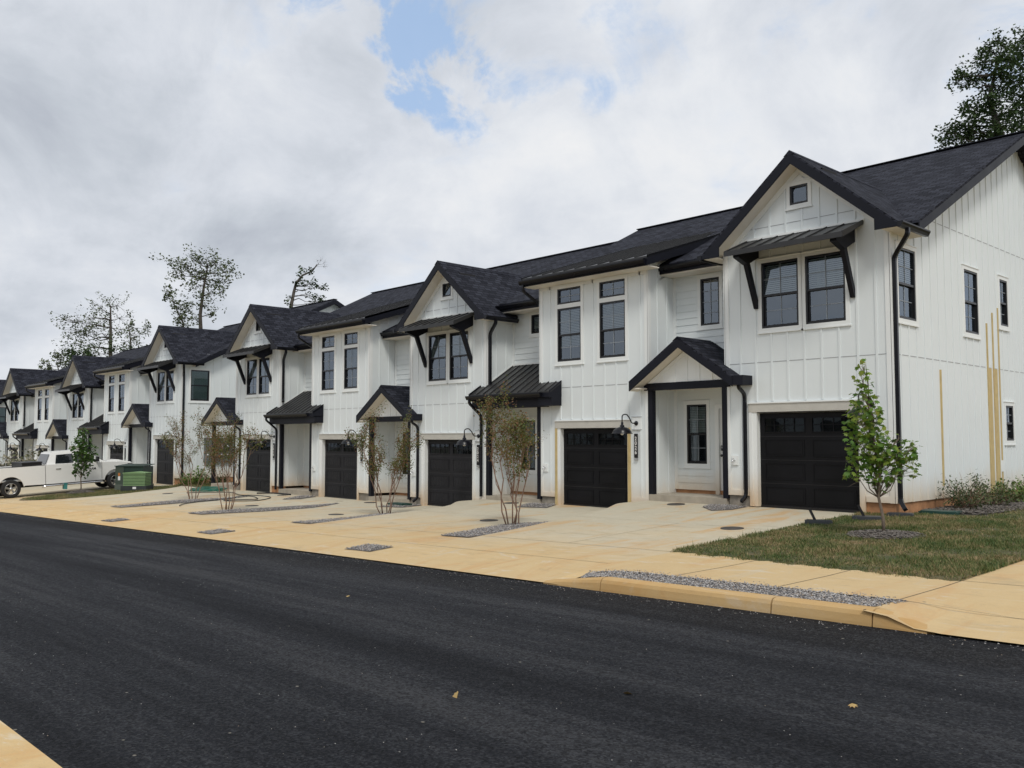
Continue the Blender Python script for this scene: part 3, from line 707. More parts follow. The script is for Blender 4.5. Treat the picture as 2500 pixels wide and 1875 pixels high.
        for (p, q, r, s_) in ((x0+.12, x1-.12, 1.30, z1-.15), (x0+.12, x1-.12, z0+.2, 1.05)):
            for (a, b, c_, d_) in ((p, q, r, r+.02), (p, q, s_-.02, s_), (p, p+.02, r+.02, s_-.02), (q-.02, q, r+.02, s_-.02)): db.box(a, b, yw+.032, yw+.046, c_, d_)
        d = db.build('front_door', MT['doorw'], T)
        hb = MB(); hb.lathe([(0, -.07), (.03, -.065), (.034, -.045), (.015, -.035), (.014, 0), (.03, .0), (.03, .01)], (x0+.07, yw+.035, 1.12), 12, 0, 'Y'); hb.build('handle', MT['frame'], d)
        kb = MB(); kb.box(x0+.035, x0+.105, yw+.012, yw+.046, 1.24, 1.37); kb.box(x0+.05, x0+.09, yw+.006, yw+.013, 1.30, 1.35, 1); kb.build('keypad_lock', [MT['frame'], MT['joint']], d)
    # ---------------- porch
    po = MB(); yb = yw if not end_left else 1.6
    po.box(-PW+.01, -.01, -.04, yb, -.5, .14)
    po.build('porch_step', MT['step'], T)
    pw_ = .14; xpl = -PW; bz0, bz1 = (2.765, 2.945) if kind == 'G' else (2.765, 3.02)
    for (a, b, y0_) in ((xpl, xpl+pw_, 0), (-.10-.0, .035, -.005)) + (((xpl, xpl+pw_, yb-.16),) if end_left else ()):
        q = MB(); q.box(a, b, -.035+y0_, .105+y0_, .14 if b < 0 else .14, bz0); q.build('porch_post', MT['black'], T)
    q = MB()
    if kind == 'G': q.box(xpl-.11, .12, -.055, .11, bz0, bz1)
    else: q.box(xpl-.35, .34, -.30, .11, bz0, bz1); 
    q.build('porch_beam', MT['black'], T)
    q = MB(); q.box(-PW+.005, -.005, .11, yb, 2.80, 2.83); q.build('porch_ceiling', MT['soffit'], T)
    if kind == 'G':
        ax_, hf, zap, sl = -PW/2+.06, 1.52, 4.01, .667
        pr = gable_roof(T, ax_, hf, zap, sl, -.42, yb, .05, name='porch_roof', fascia=.25, yw=-.03)
        tb = MB(); zb_ = bz1; zu = zap-.26; hw = (zu-zb_)/sl
        tb.ext([(ax_-hw, -.03, zb_), (ax_+hw, -.03, zb_), (ax_, -.03, zu)], (0, .05, 0), 0)
        for k in (-2, -1, 0, 1, 2):
            xx = ax_+.36*k; zt = zu-abs(.36*k)*sl-.1
            if zt > zb_+.05: tb.box(xx-.02, xx+.02, -.048, -.029, zb_+.0, zt, 0)
        for sg in (-1, 1):
            tb.ext([(ax_, -.05, zu), (ax_+sg*hw, -.05, zb_), (ax_+sg*(hw-.16), -.05, zb_), (ax_, -.05, zu-.115)], (0, .02, 0), 0)
        tb.build('porch_gable', MT['trimw'], T)
        # boxed eave ends
        zl = zap-sl*hf
        fb = MB()
        fb.box(ax_+hf-.08, ax_+hf+.28, -.41, -.01, zl-.22, zl+.0); fb.build('eave_box', MT['black'], pr)
        fb = MB(); fb.box(ax_-hf+.04, ax_-hf+.30, -.38, -.005, zl-.20, zl-.17); fb.build('soffit', MT['soffit'], pr)
        if end_left:
            fb = MB(); fb.ext([(ax_-hf+.1, yb-.03, zl), (ax_+hf-.3, yb-.03, zl), (ax_, yb-.03, zap-.1)], (0, .03, 0)); fb.build('porch_gable', MT['trimw'], T)
        downspout(T, [(ax_+hf+.10, -.30, zl-.2), (ax_+hf+.10, -.30, zl-.28), (ax_+hf+.10, -.06, zl-.42), (ax_+hf+.10, -.06, .22), (ax_+hf+.07, -.22, .10)])
    else:
        sl = .62; ze = 3.18; q = MB(); y0_ = -.46
        zr_ = lambda y: ze+sl*(y-y0_)
        def pan(xa, xb, ya, yb2):
            q.ext([(xa, ya, zr_(ya)), (xb, ya, zr_(ya)), (xb, yb2, zr_(yb2)), (xa, yb2, zr_(yb2))], (0, 0, -.04))
            for xx in frange(xa+.02, xb-.01, .30):
                q.ext([(xx, ya, zr_(ya)), (xx+.02, ya, zr_(ya)), (xx+.02, yb2, zr_(yb2)), (xx, yb2, zr_(yb2))], (0, 0, .03))
        pan(xpl, 0, y0_, yb); pan(xpl-.32, xpl, y0_, 0); pan(0, .84, y0_, 0)
        prf = q.build('porch_roof', MT['metal'], T, uv=True)
        q = MB()
        for xx in (xpl-.32, .80):
            q.ext([(xx, y0_-.01, zr_(y0_)+.035), (xx, 0, zr_(0)+.035), (xx, 0, bz1-.0), (xx, y0_-.01, ze-.18)], (.04, 0, 0))
        q.box(xpl-.30, .82, y0_, y0_+.03, ze-.16, ze-.035)
        q.box(.30, .84, -.40, -.005, bz0+.02, bz1+.02)
        q.box(xpl-.3, .82, y0_+.02, -.01, ze-.18, ze-.15)
        q.build('fascia', MT['black'], prf)
        q = MB(); q.box(xpl, 0, yb-.03, yb, zr_(yb), zr_(yb)+.06); q.ext([(-.015, 0, zr_(0)+.01), (-.015, yb, zr_(yb)+.01), (-.015, yb, zr_(yb)+.07), (-.015, 0, zr_(0)+.07)], (.012, 0, 0)); q.ext([(xpl+.003, 0, zr_(0)+.01), (xpl+.003, yb, zr_(yb)+.01), (xpl+.003, yb, zr_(yb)+.07), (xpl+.003, 0, zr_(0)+.07)], (.012, 0, 0)); q.build('flashing', MT['trimw'], prf)
        gutter(prf, (xpl-.36, y0_, ze-.03), (.52, y0_, ze-.03), (0, -1, 0))
        downspout(T, [(xpl-.22, y0_-.06, ze-.13), (xpl-.22, y0_-.06, ze-.25), (xpl-.20, -.06, ze-.62), (xpl-.20, -.06, .10)])
    # hose tap on its little board
    q = MB(); q.box(.14, .30, -.03, 0, .93, 1.15, 0); q.tube([(.22, -.03, 1.04), (.22, -.12, 1.04), (.22, -.14, .99)], .016, 6, 1); q.box(.19, .25, -.10, -.09, 1.07, 1.08, 1); q.tube([(.22, -.095, 1.04), (.22, -.095, 1.075)], .008, 5, 1); q.build('hose_tap', [MT['trimw'], MT['chrome']], T)
    # ---------------- roofs
    x0r = -PW if not end_left else -.42; x1r = W+(.42 if end_right is not None else 0)
    ye0 = .5; z0r = rb+S*ye0; zri = rb+S*yr
    q = MB(); th = .06
    q.ext([(x0r, ye0, z0r), (x1r, ye0, z0r), (x1r, yr, zri), (x0r, yr, zri)], (0, 0, -th)); q.ext([(x0r, 2*yr-ye0, z0r), (x1r, 2*yr-ye0, z0r), (x1r, yr, zri), (x0r, yr, zri)], (0, 0, -th))
    q.bar((x0r, yr, zri+.005), (x1r, yr, zri+.005), .24, .03)
    mr = q.build('main_roof', MT['shingle'], T, uv=True)
    q = MB()
    for xx, on in (((x1r-.03, True),) if end_right is not None else ())+(((x0r, True),) if (end_left or step) else ()):
        for sg in (0, 1):
            ya, yb_ = (ye0, yr) if sg == 0 else (2*yr-ye0, yr)
            yk = ya if (xx > 0 or end_left) else (1.3 if sg == 0 else ya)
            zk = z0r+S*abs(yk-ya)
            q = MB(); q.ext([(xx, yk, zk-th+.002), (xx, yr, zri-th+.002), (xx, yr, zri-.27), (xx, yk, zk-.27)], (.03, 0, 0)); q.build('rake_board', MT['black'], mr)
    q = MB(); q.box(x0r, 0, ye0, ye0+.03, z0r-.26, z0r-.03); q.build('fascia', MT['black'], mr)
    q = MB(); q.box(x0r, 0, ye0+.03, yw, z0r-.29, z0r-.26)
    if end_right is not None:
        q.ext([(W+.001, ye0, z0r-.2), (x1r-.03, ye0, z0r-.2), (x1r-.03, yr, zri-.2), (W+.001, yr, zri-.2)], (0, 0, -.02))
    if end_left:
        q.ext([(x0r+.03, ye0, z0r-.2), (-.001, ye0, z0r-.2), (-.001, yr, zri-.2), (x0r+.03, yr, zri-.2)], (0, 0, -.02))
    q.build('soffit', MT['soffit'], mr)
    if not end_left:
        gutter(mr, (x0r-.06, ye0, z0r-.06), (-.36 if kind == 'G' else -.02, ye0, z0r-.06), (0, -1, 0))
    q = MB(); vx = W*.35; vy = yr-1.2; q.tube([(vx, vy+2.4, rb+S*(yr-1.2)), (vx, vy+2.4, rb+S*(yr-1.2)+.35)], .045, 8); q.build('vent_pipe', MT['gutter'], mr)
    if kind == 'G':
        sl = (7.61-5.93)/xm; zap = 7.89; hf = xm+.36
        gr = gable_roof(T, xm, hf, zap, sl, -.42, (zap-rb)/S+.02, .05, fascia=.285, yw=-.0, yv=.9, zclip=zs)
        ze = zap-sl*hf
        for sg, xe in ((1, W+.36), (-1, -.36)):
            q = MB(); xi = xe-sg*.48
            q.ext([(xi, -.425, zap-sl*abs(xi-xm)-.27), (xi, -.425, zs), (xe, -.425, zs), (xe, -.425, ze-.02), (xe-sg*.02, -.425, ze-.02)], (0, .034, 0), 0)
            q.box(xe-sg*.03, xe, -.40, .92, zs, ze-.03, 0); q.build('eave_box', MT['black'], gr)
            q = MB(); q.box(xe-sg*.03, xe-sg*.36, -.39, .95, zs+.003, zs+.025, 0); q.build('soffit', MT['soffit'], gr)
            gutter(gr, (xe, -.44 if sg > 0 else .46, ze-.01), (xe, .92 if sg > 0 else -.44, ze-.01), (sg, 0, 0), h=.115)
        # awning
        aw = MB(); a0, a1, ya = .62, 3.42, -.95
        zt = lambda y: 6.13+.40*y
        aw.ext([(a0, ya, zt(ya)), (a1, ya, zt(ya)), (a1, -.01, zt(-.01)), (a0, -.01, zt(-.01))], (0, 0, -.035))
        for k in range(8):
            xx = a0+.01+(a1-a0-.04)*k/7; aw.ext([(xx, ya, zt(ya)), (xx+.02, ya, zt(ya)), (xx+.02, -.01, zt(0)), (xx, -.01, zt(0))], (0, 0, .03))
        aw.box(a0-.005, a1+.005, ya-.02, ya+.01, zt(ya)-.10, zt(ya)+.012)
        for xx in (a0-.008, a1-.022): aw.ext([(xx, ya, zt(ya)+.03), (xx, -.012, zt(0)+.03), (xx, -.012, zt(0)-.07), (xx, ya, zt(ya)-.10)], (.03, 0, 0))
        A = aw.build('awning', MT['metal'], T, uv=True)
        for xx in (.86, 3.17):
            q = MB(); q.ext([(xx-.07, -.005, zt(0)-.08), (xx-.07, -.86, zt(-.86)-.075), (xx-.07, -.86, zt(-.86)-.17), (xx-.07, -.46, 5.50), (xx-.07, -.005, 5.72)], (.14, 0, 0))
            q.ext([(xx-.05, -.50, 5.56), (xx-.05, -.38, 5.62), (xx-.05, -.002, 4.66), (xx-.05, -.002, 4.53), (xx-.05, -.06, 4.53)], (.10, 0, 0)); q.build('bracket', MT['black'], A)
        if end_right is not None: downspout(T, [(W+.42, -.10, ze-.10), (W+.42, -.10, ze-.22), (W+.06, .07, ze-.62), (W+.06, .07, .28), (W+.20, -.04, .12)], .09)
        else: downspout(T, [(W+.42, -.02, ze-.10), (W+.42, -.02, ze-.20), (W+.06, .07, ze-.50), (W+.06, .07, 3.78), (W+.16, .02, 3.68)], .09)
        if not end_left: downspout(T, [(-.32, ye0-.06, z0r-.15), (-.32, ye0-.06, z0r-.28), (-.06, .30, z0r-.45), (-.06, .30, 3.70), (-.08, .18, 3.55)])
    else:
        sl = .324; y0_ = -.50; zf = lambda y: 6.61+sl*y; y1_ = (6.61-rb)/(S-.324)+.06; xa, xb = -.26, W+.40
        q = MB(); q.ext([(xa, y0_, zf(y0_)), (xb, y0_, zf(y0_)), (xb, y1_, zf(y1_)), (xa, y1_, zf(y1_))], (0, 0, -.04))
        for k in range(12):
            xx = xa+(xb-xa-.02)*k/11; q.ext([(xx, y0_, zf(y0_)), (xx+.02, y0_, zf(y0_)), (xx+.02, y1_, zf(y1_)), (xx, y1_, zf(y1_))], (0, 0, .035))
        sr = q.build('shed_roof', MT['metal'], T, uv=True)
        q = MB()
        for xx in (xa, xb-.03): q.ext([(xx, y0_, zf(y0_)+.03), (xx, y1_, zf(y1_)+.03), (xx, y1_, zf(y1_)-.24), (xx, y0_, zf(y0_)-.24)], (.03, 0, 0))
        q.box(xa+.03, xb-.03, y0_, y0_+.03, zf(y0_)-.24, zf(y0_)-.04); q.build('fascia', MT['black'], sr)
        q = MB(); q.box(xa+.03, xb-.03, y0_+.03, 0, 6.195, 6.22); q.ext([(W, 0, zf(0)-.2), (xb-.03, 0, zf(0)-.2), (xb-.03, y1_, zf(y1_)-.2), (W, y1_, zf(y1_)-.2)], (0, 0, -.02)); q.build('soffit', MT['soffit'], sr)
        gutter(sr, (xa-.02, y0_, zf(y0_)-.07), (W+.34, y0_, zf(y0_)-.07), (0, -1, 0), h=.13)
        downspout(T, [(-.14, y0_-.06, 6.25), (-.14, y0_-.06, 6.08), (-.06, .12, 5.70), (-.06, .12, 3.95)])
    return T

def barn_lamp(x, z, label):
    """gooseneck lamp; origin on the wall"""
    T = thing('wall_lamp', label, 'lamp', (x, -.026, z), 'gooseneck barn lamps beside the garage doors')
    q = MB(); q.lathe([(0, -.02), (.055, -.02), (.062, -.008), (.062, 0)], (0, 0, 0), 16, 0, 'Y'); q.build('wall_plate', MT['frame'], T)
    q = MB(); pts = [(0, -.02, 0), (0, -.16, 0)]
    for k in range(1, 7): t = k/6; pts.append((0, -.16-.17*t, .17*(t*t*(3-2*t))))
    for k in range(1, 8): t = math.pi*k/7; pts.append((0, -.45+.12*math.cos(t), .17+.04*math.sin(t)) if False else (0, -.45+.12*math.cos(t), .155+.06*math.sin(t)+.015*(1-k/7)))
    pts += [(0, -.57, .08), (0, -.57, .0)]
    q.tube(pts, .016, 8); q.build('arm', MT['frame'], T)
    q = MB(); q.lathe([(0, .02), (.03, .02), (.034, -.05), (.055, -.06), (.06, -.10), (.11, -.112), (.165, -.135), (.21, -.172), (.238, -.22), (.245, -.25), (.27, -.268), (.27, -.275), (.235, -.255), (.2, -.18), (.1, -.125), (0, -.12)], (0, -.57, 0), 24); q.build('shade', MT['gutter'], T)
    q = MB(); q.lathe([(0, -.12), (.025, -.13), (.045, -.19), (.055, -.24), (.045, -.285), (.02, -.305), (0, -.31)], (0, -.57, 0), 14); q.build('bulb', MT['bulb'], T)
    return T
def text_mesh(name, body, size, loc, rot, mt, parent, ext=.003, align='CENTER', line=1.0):
    cu = bpy.data.curves.new(name, 'FONT'); cu.body = body; cu.size = size; cu.align_x = align; cu.align_y = 'CENTER'; cu.extrude = ext; cu.space_line = line; cu.offset = size*.012
    tmp = bpy.data.objects.new(name+'_t', cu); COL.objects.link(tmp)
    bpy.context.view_layer.update()
    me = bpy.data.meshes.new_from_object(tmp.evaluated_get(bpy.context.evaluated_depsgraph_get()))
    bpy.data.objects.remove(tmp, do_unlink=True); bpy.data.curves.remove(cu)
    me.name = name; me.materials.clear(); me.materials.append(mt)
    o = bpy.data.objects.new(name, me); COL.objects.link(o); o.parent = parent; o.location = loc; o.rotation_euler = rot; return o
def plaque(x, z, digits, label):
    q = MB(); q.box(-.055, .055, -.02, 0, -.31, .31, 0)
    q.box(-.058, .058, -.024, 0, -.375, -.325, 1)
    o = q.build('number_plaque', [MT['frame'], MT['joint']], None, (x, -.024, z)); tag(o, label, 'house number', 'vertical house number plaques')
    for i, d in enumerate(digits): text_mesh('digit', d, .135, (0, -.0215, .18-i*.118), (R(90), 0, 0), MT['doorw'], o)
    return o
LGRP = "white board and batten townhouses with black roofs"
ends_A = [(.33, 1.20, 4.05, 5.56), (3.97, 4.84, 4.05, 5.56), (6.36, 6.93, 4.42, 5.61), (6.52, 7.08, 1.49, 2.38)]
UN = [
 ('A', 'G', -11.82, 3.96, 2.30, .19, 5.83, 7.62, 0.00, ends_A, False, True, True, False, "gable-front end townhouse at the right with tall bare end wall and unpainted yellow strips"),
 ('B', 'S', -18.02, 3.90, 2.31, -.13, 5.79, 7.45, 0.02, None, False, True, True, True, "flat-eaved townhouse numbered 2026 with yellow unpainted garage jambs, second from the right end"),
 ('C', 'G', -24.20, 3.87, 2.40, -.45, 5.81, 7.45, -.01, None, False, True, False, False, "gable-front townhouse behind the reddest crepe myrtle, third from the right end"),
 ('D', 'S', -30.57, 3.95, 2.48, -.45, 5.81, 7.45, -.04, None, False, True, False, False, "shed-roofed townhouse fourth from the right end, between the two middle gables"),
 ('E', 'G', -37.00, 3.95, 2.30, -.45, 5.81, 7.45, -.07, None, True, True, False, False, "gable-front townhouse at the left end of the near block, beside the green hose"),
 ('F', 'G', -46.80, 3.97, 2.80, -.45, 5.70, 8.40, -.13, [(.44, 1.39, 4.05, 5.57)], False, False, False, False, "gable-front townhouse at the right end of the second block, with a big green-blinded side window"),
 ('G', 'S', -53.55, 3.95, 2.50, -.78, 5.73, 8.40, 0.0, None, False, False, False, False, "shed-roofed townhouse above the nose of the white pickup truck"),
 ('H', 'G', -60.10, 4.02, 3.03, -1.07, 5.75, 8.40, 0.0, None, False, False, False, False, "gable-front townhouse right behind the cab of the white pickup truck"),
 ('I', 'S', -67.10, 3.98, 2.90, -1.07, 5.75, 8.40, 0.0, None, False, False, False, False, "shed-roofed townhouse above the bed of the white pickup, between two far gables"),
 ('J', 'G', -74.00, 4.05, 2.40, -1.07, 5.70, 8.40, 0.0, None, True, False, False, False, "far gable-front townhouse near the left edge of the photo, above the flowering bush"),
 ('K', 'G', -84.00, 4.0, 2.6, -1.35, 5.70, 8.40, 0.0, [(.44, 1.39, 4.05, 5.57)], False, False, False, False, "farthest townhouse cut by the left edge, its side window showing beside the last gable"),
]
HOUSES = {}
for i, (k, kd, xL, W, PW, zb, rb, yr, dz, er, el, lp, bd, tj, lab) in enumerate(UN):
    HOUSES[k] = townhouse(lab, kd, xL, W, PW, zb, rb, yr, dz, er, el, lp, bd, tj, LGRP, winvar=i, step=k in 'ABFG')
lampl = {'A': "black gooseneck lamp half hidden behind the near maple", 'B': "black gooseneck lamp above the 2026 plaque", 'C': "black gooseneck lamp right of the third garage door, left of the leafiest crepe myrtle",
 'D': "black gooseneck lamp with reddish twigs in front, right of the fourth garage", 'E': "black gooseneck lamp over the garage nearest the coiled green hose", 'F': "black gooseneck lamp behind the tall crepe myrtle, right of the green utility boxes",
 'G': "black gooseneck lamp above the pickup's hood", 'H': "black gooseneck lamp behind the pickup's mirror and maple sapling", 'I': "black gooseneck lamp just above the pickup's rear window", 'J': "black gooseneck lamp behind the whitish flowering bush"}
for k, kd, xL, W, PW, zb, *_ in UN[:10]:
    barn_lamp(xL+3.51, zb+2.26, lampl[k])
pl = {'A': ("", "narrow black plaque hidden behind the near maple crown"), 'B': ("2026", "vertical black plaque reading 2026 in white"), 'C': ("2024", "vertical black plaque reading 2024 beside a downspout"),
 'D': ("2022", "vertical black number plaque behind crepe myrtle twigs, right of the fourth garage"), 'E': ("2020", "vertical black number plaque left of the second block of porch posts, beside the garage by the green hose"),
 'F': ("", "small black plaque behind the tall crepe myrtle left of the far downspout"), 'G': ("", "tiny black plaque above the pickup's hood, right of the far garage")}
pl['E'] = ("2020", "vertical black number plaque squeezed between downspout and garage near the hoses")
for k, kd, xL, W, PW, zb, *_ in UN[:7]:
    plaque(xL+3.50, zb+1.68, *pl[k])

# ---------------------------------------------------------------- ground
def Gz(x, y, s):
    r = .025*x
    return float(np.interp(y, [-9.47, -8.1, -6.9, 0], [r+.02, r+.14, r+.16, s]))
def GA(x, y, s):
    b = Gz(x, y, s); w = float(np.interp(x, [-8.55, -7.6, -4.03, -3.5], [0, 1, 1, 0])); w = w*w*(3-2*w)
    return b*(1-w)+max(b, .025*x+.152)*w
rs = np.random.RandomState(5)
q = MB(); x0, x1 = -420, 120
q.poly([(x0, -16.46, .025*x0), (x1, -16.46, .025*x1), (x1, -9.45, .025*x1), (x0, -9.45, .025*x0)])
structure(q.build('road', MT['asphalt']))
q = MB()
q.poly([(-900, -700, .025*-160-.5), (500, -700, .025*40-.45), (500, 900, .025*40-.45), (-900, 900, .025*-160-.5)])
q2 = MB(); q2.poly([(-900, -700, -8), (600, -700, -8), (600, 1200, -8), (-900, 1200, -8)]); structure(q2.build('ground', MT['turf']))
q = MB()
q.poly([(-130, -9.5, .025*-130-.15), (40, -9.5, .025*40-.15), (40, 60, .025*40-.4), (-130, 60, .025*-130-.4)])
q.poly([(-130, -60, .025*-130-.02), (40, -60, .025*40-.02), (40, -19.1, .025*40-.02), (-130, -19.1, .025*-130-.02)])
structure(q.build('ground_bank', MT['turf']))

def xat(b, y):
    ys = [p[1] for p in b]; xs = [p[0] for p in b]
    o = np.argsort(ys); return float(np.interp(y, np.array(ys)[o], np.array(xs)[o]))
BD = {
 'R': [(-8.55, .2), (-8.55, -9.47)],
 'AB': [(-14.05, .2), (-14.12, 0), (-14.42, -.75), (-14.42, -.95), (-14.0, -1.8), (-13.72, -2.7), (-13.6, -3.9), (-13.4, -4.7), (-13.25, -5.6), (-13.1, -6.9), (-13.1, -9.47)],
 'BC': [(-20.28, .2), (-20.33, 0), (-20.62, -.75), (-20.62, -.95), (-19.85, -1.85), (-19.62, -2.5), (-19.48, -3.5), (-19.35, -4.5), (-19.25, -5.4), (-19.0, -6.9), (-19.0, -9.47)],
 'CD': [(-26.6, .2), (-26.5, -1.0), (-25.9, -1.85), (-25.55, -2.3), (-24.95, -3.3), (-24.7, -5.2), (-25.0, -6.1), (-25.0, -9.47)],
 'DE': [(-33.0, .2), (-32.6, -1.4), (-31.5, -3.3), (-31.45, -4.6), (-31.3, -6.0), (-31.3, -9.47)],
 'EF': [(-42.6, .2), (-41.6, -.6), (-41.0, -1.5), (-40.25, -3.6), (-40.2, -5.3), (-40.4, -6.2), (-41.9, -7.0), (-42.0, -7.3), (-44.0, -7.35), (-44.0, -9.47)],
 'F1': [(-43.0, .2), (-43.6, -1.0), (-44.3, -2.4), (-44.6, -4.2), (-44.0, -5.8), (-43.0, -6.9), (-42.0, -7.3), (-44.0, -7.36), (-44.0, -9.47)],
 'FG': [(-49.6, .2), (-49.6, -9.47)], 'GH': [(-56.0, .2), (-56.0, -9.47)], 'HZ': [(-95, .2), (-95, -9.47)],
}
SLB = {'A': .17, 'B': -.11, 'C': -.46, 'D': -.49, 'E': -.52, 'F': -.58, 'G': -.78, 'H': -1.07}
EFy = -7.32
def plate(nm, right, left, s, mt=None):
    ys = sorted(set([-9.47, -9.2, -8.8, -8.45, -8.1, -7.7, -7.3, -6.9] + [round(-6.9+.345*k, 3) for k in range(21)] + [-.85, -.1, .16]))
    q = MB(); n = 14; grid = []
    for y in ys:
        a, b = xat(BD[left], y), xat(BD[right], y)
        grid.append([(a+(b-a)*k/n, y, Gz(a+(b-a)*k/n, y, s)) for k in range(n+1)])
    b0 = 0
    for row in grid: q.v += row
    for i in range(len(ys)-1):
        for k in range(n):
            a = i*(n+1)+k; q.f.append((a, a+1, a+n+2, a+n+1)); q.m.append(0); q.sm.append(True)
    for i in range(len(ys)-1):                    # exposed edge of the slab on the lower side
        p0, p1 = grid[i][0], grid[i+1][0]
        if p0[1] >= -6.95: q.poly([p0, p1, (p1[0], p1[1], p1[2]-.4), (p0[0], p0[1], p0[2]-.4)], 0)
    for i in range(len(ys)-1):
        p0, p1 = grid[i][-1], grid[i+1][-1]
        q.poly([p1, p0, (p0[0], p0[1], p0[2]-.4), (p1[0], p1[1], p1[2]-.4)], 0)
    def joint(pts, wd=.006):
        for (p, r) in zip(pts, pts[1:]):
            p = Vector((*p, Gz(p[0], p[1], s)+.003)); r = Vector((*r, Gz(r[0], r[1], s)+.003)); d = (r-p).normalized(); t = Vector((-d.y, d.x, 0))*wd
            q.poly([p-t, r-t, r+t, p+t] if (d.cross(t)).z < 0 else [p-t, r-t, r+t, p+t], 1)
    a, b = xat(BD[left], -6.9), xat(BD[right], -6.9)
    xs = np.linspace(a+.02, b-.02, 12)
    joint([(x, -6.55) for x in xs]); joint([(x, -8.1) for x in xs], .005)
    xm = (a+b)/2; joint([(xm, y) for y in np.linspace(-6.55, -3.3, 8)], .004)
    joint([(x, -3.3) for x in np.linspace(xat(BD[left], -3.3)+.02, xat(BD[right], -3.3)-.02, 10)], .004)
    o = q.build('driveway', [mt or MT['conc'], MT['cjoint']]); return structure(o)
plate('A', 'R', 'AB', SLB['A']); plate('B', 'AB', 'BC', SLB['B']); plate('C', 'BC', 'CD', SLB['C']); plate('D', 'CD', 'DE', SLB['D'])
plate('E', 'DE', 'EF', SLB['E']); plate('F', 'F1', 'FG', SLB['F']); plate('G', 'FG', 'GH', SLB['G']); plate('H', 'GH', 'HZ', SLB['H'])

# walk in front of the lawn, curb with gravel behind it, apron at the right
def surf(nm, xa, xb, ya, yb, s, mt, dz=0, nx=12, ny=10, jx=(), jy=(), kind='structure', jmat='cjoint'):
    q = MB(); base = 0
    for j in range(ny+1):
        for i in range(nx+1):
            x = xa+(xb-xa)*i/nx; y = ya+(yb-ya)*j/ny; q.v.append((x, y, GA(x, y, s)+dz))
    for j in range(ny):
        for i in range(nx): a = j*(nx+1)+i; q.f.append((a, a+1, a+nx+2, a+nx+1)); q.m.append(0); q.sm.append(True)
    for x in jx:
        ys_ = np.linspace(ya+.01, yb-.01, 10)
        for p, r in zip(ys_, ys_[1:]): q.poly([(x-.006, p, GA(x, p, s)+dz+.003), (x+.006, p, GA(x, p, s)+dz+.003), (x+.006, r, GA(x, r, s)+dz+.003), (x-.006, r, GA(x, r, s)+dz+.003)], 1)
    for y in jy:
        xs_ = np.linspace(xa+.01, xb-.01, 10)
        for p, r in zip(xs_, xs_[1:]): q.poly([(p, y-.006, GA(p, y, s)+dz+.003), (r, y-.006, GA(r, y, s)+dz+.003), (r, y+.006, GA(r, y, s)+dz+.003), (p, y+.006, GA(p, y, s)+dz+.003)], 1)
    o = q.build(nm, [mt, MT['cjoint']]); return structure(o)
XR = -4.12
surf('sidewalk', -8.55, XR, -8.64, -6.50, .17, MT['walk'], 0, 40, 10, jx=(-7.0, -5.52))
surf('pavement', XR, 6.0, -9.47, 9.0, .17, MT['walk'], 0, 40, 44, jx=(XR+.012, -2.6), jy=(-8.64, -6.9, -3.6))
q = MB()                                          # apron corner left of the gravel strip
xs_ = [-8.55, -8.45, -8.3]
for a, b in zip(xs_, xs_[1:]): q.poly([(a, -9.47, GA(a, -9.47, .17)*0+.025*a+.02), (b, -9.47, .025*b+.02), (b, -8.64, GA(b, -8.64, .17)), (a, -8.64, GA(a, -8.64, .17))])
structure(q.build('sidewalk', MT['walk']))
q = MB()                                          # curb, cast lengths with a rounded nose
PRF = [(-9.47, -.06), (-9.462, .03), (-9.45, .10), (-9.43, .14), (-9.40, .157), (-9.36, .162), (-9.26, .160), (-9.26, -.1)]
def curb(xa, xb, ka=1.0, kb=1.0, n=1):
    for i in range(n):
        ta, tb = i/n, (i+1)/n; x_a, x_b = xa+(xb-xa)*ta, xa+(xb-xa)*tb; k_a, k_b = ka+(kb-ka)*ta, ka+(kb-ka)*tb
        P0 = [(x_a, y-(1-k_a)*.0, .025*x_a+(z*k_a if z > 0 else z)) for y, z in PRF]; P1 = [(x_b, y, .025*x_b+(z*k_b if z > 0 else z)) for y, z in PRF]
        for j in range(len(PRF)-1): q.poly([P0[j], P0[j+1], P1[j+1], P1[j]], 0, j in (1, 2, 3, 4))
        if i == 0: q.poly(P0)
        if i == n-1: q.poly(P1[::-1])
curb(-7.54, -5.14); curb(-5.122, -4.03); curb(-4.015, -3.5, 1, .2, 6); curb(-8.55, -7.555, .25, 1, 6)
structure(q.build('curb', MT['curbm']))

# the near side of the road
q = MB()
def near(xa, xb, ya, yb, za, zb_, m=0): q.poly([(xa, ya, .025*xa+za), (xb, ya, .025*xb+za), (xb, yb, .025*xb+zb_), (xa, yb, .025*xa+zb_)], m)
for xa, xb in ((-40, -12.01), (-12, -9.01), (-9, -7.48), (-5.2, -2.5), (-2.49, 6)): near(xa, xb, -19.1, -16.42, .135, .02)
near(-7.47, -5.21, -17.02, -16.42, .047, .02); near(-7.47, -5.21, -19.1, -17.75, .135, .08)
structure(q.build('sidewalk', MT['walk']))

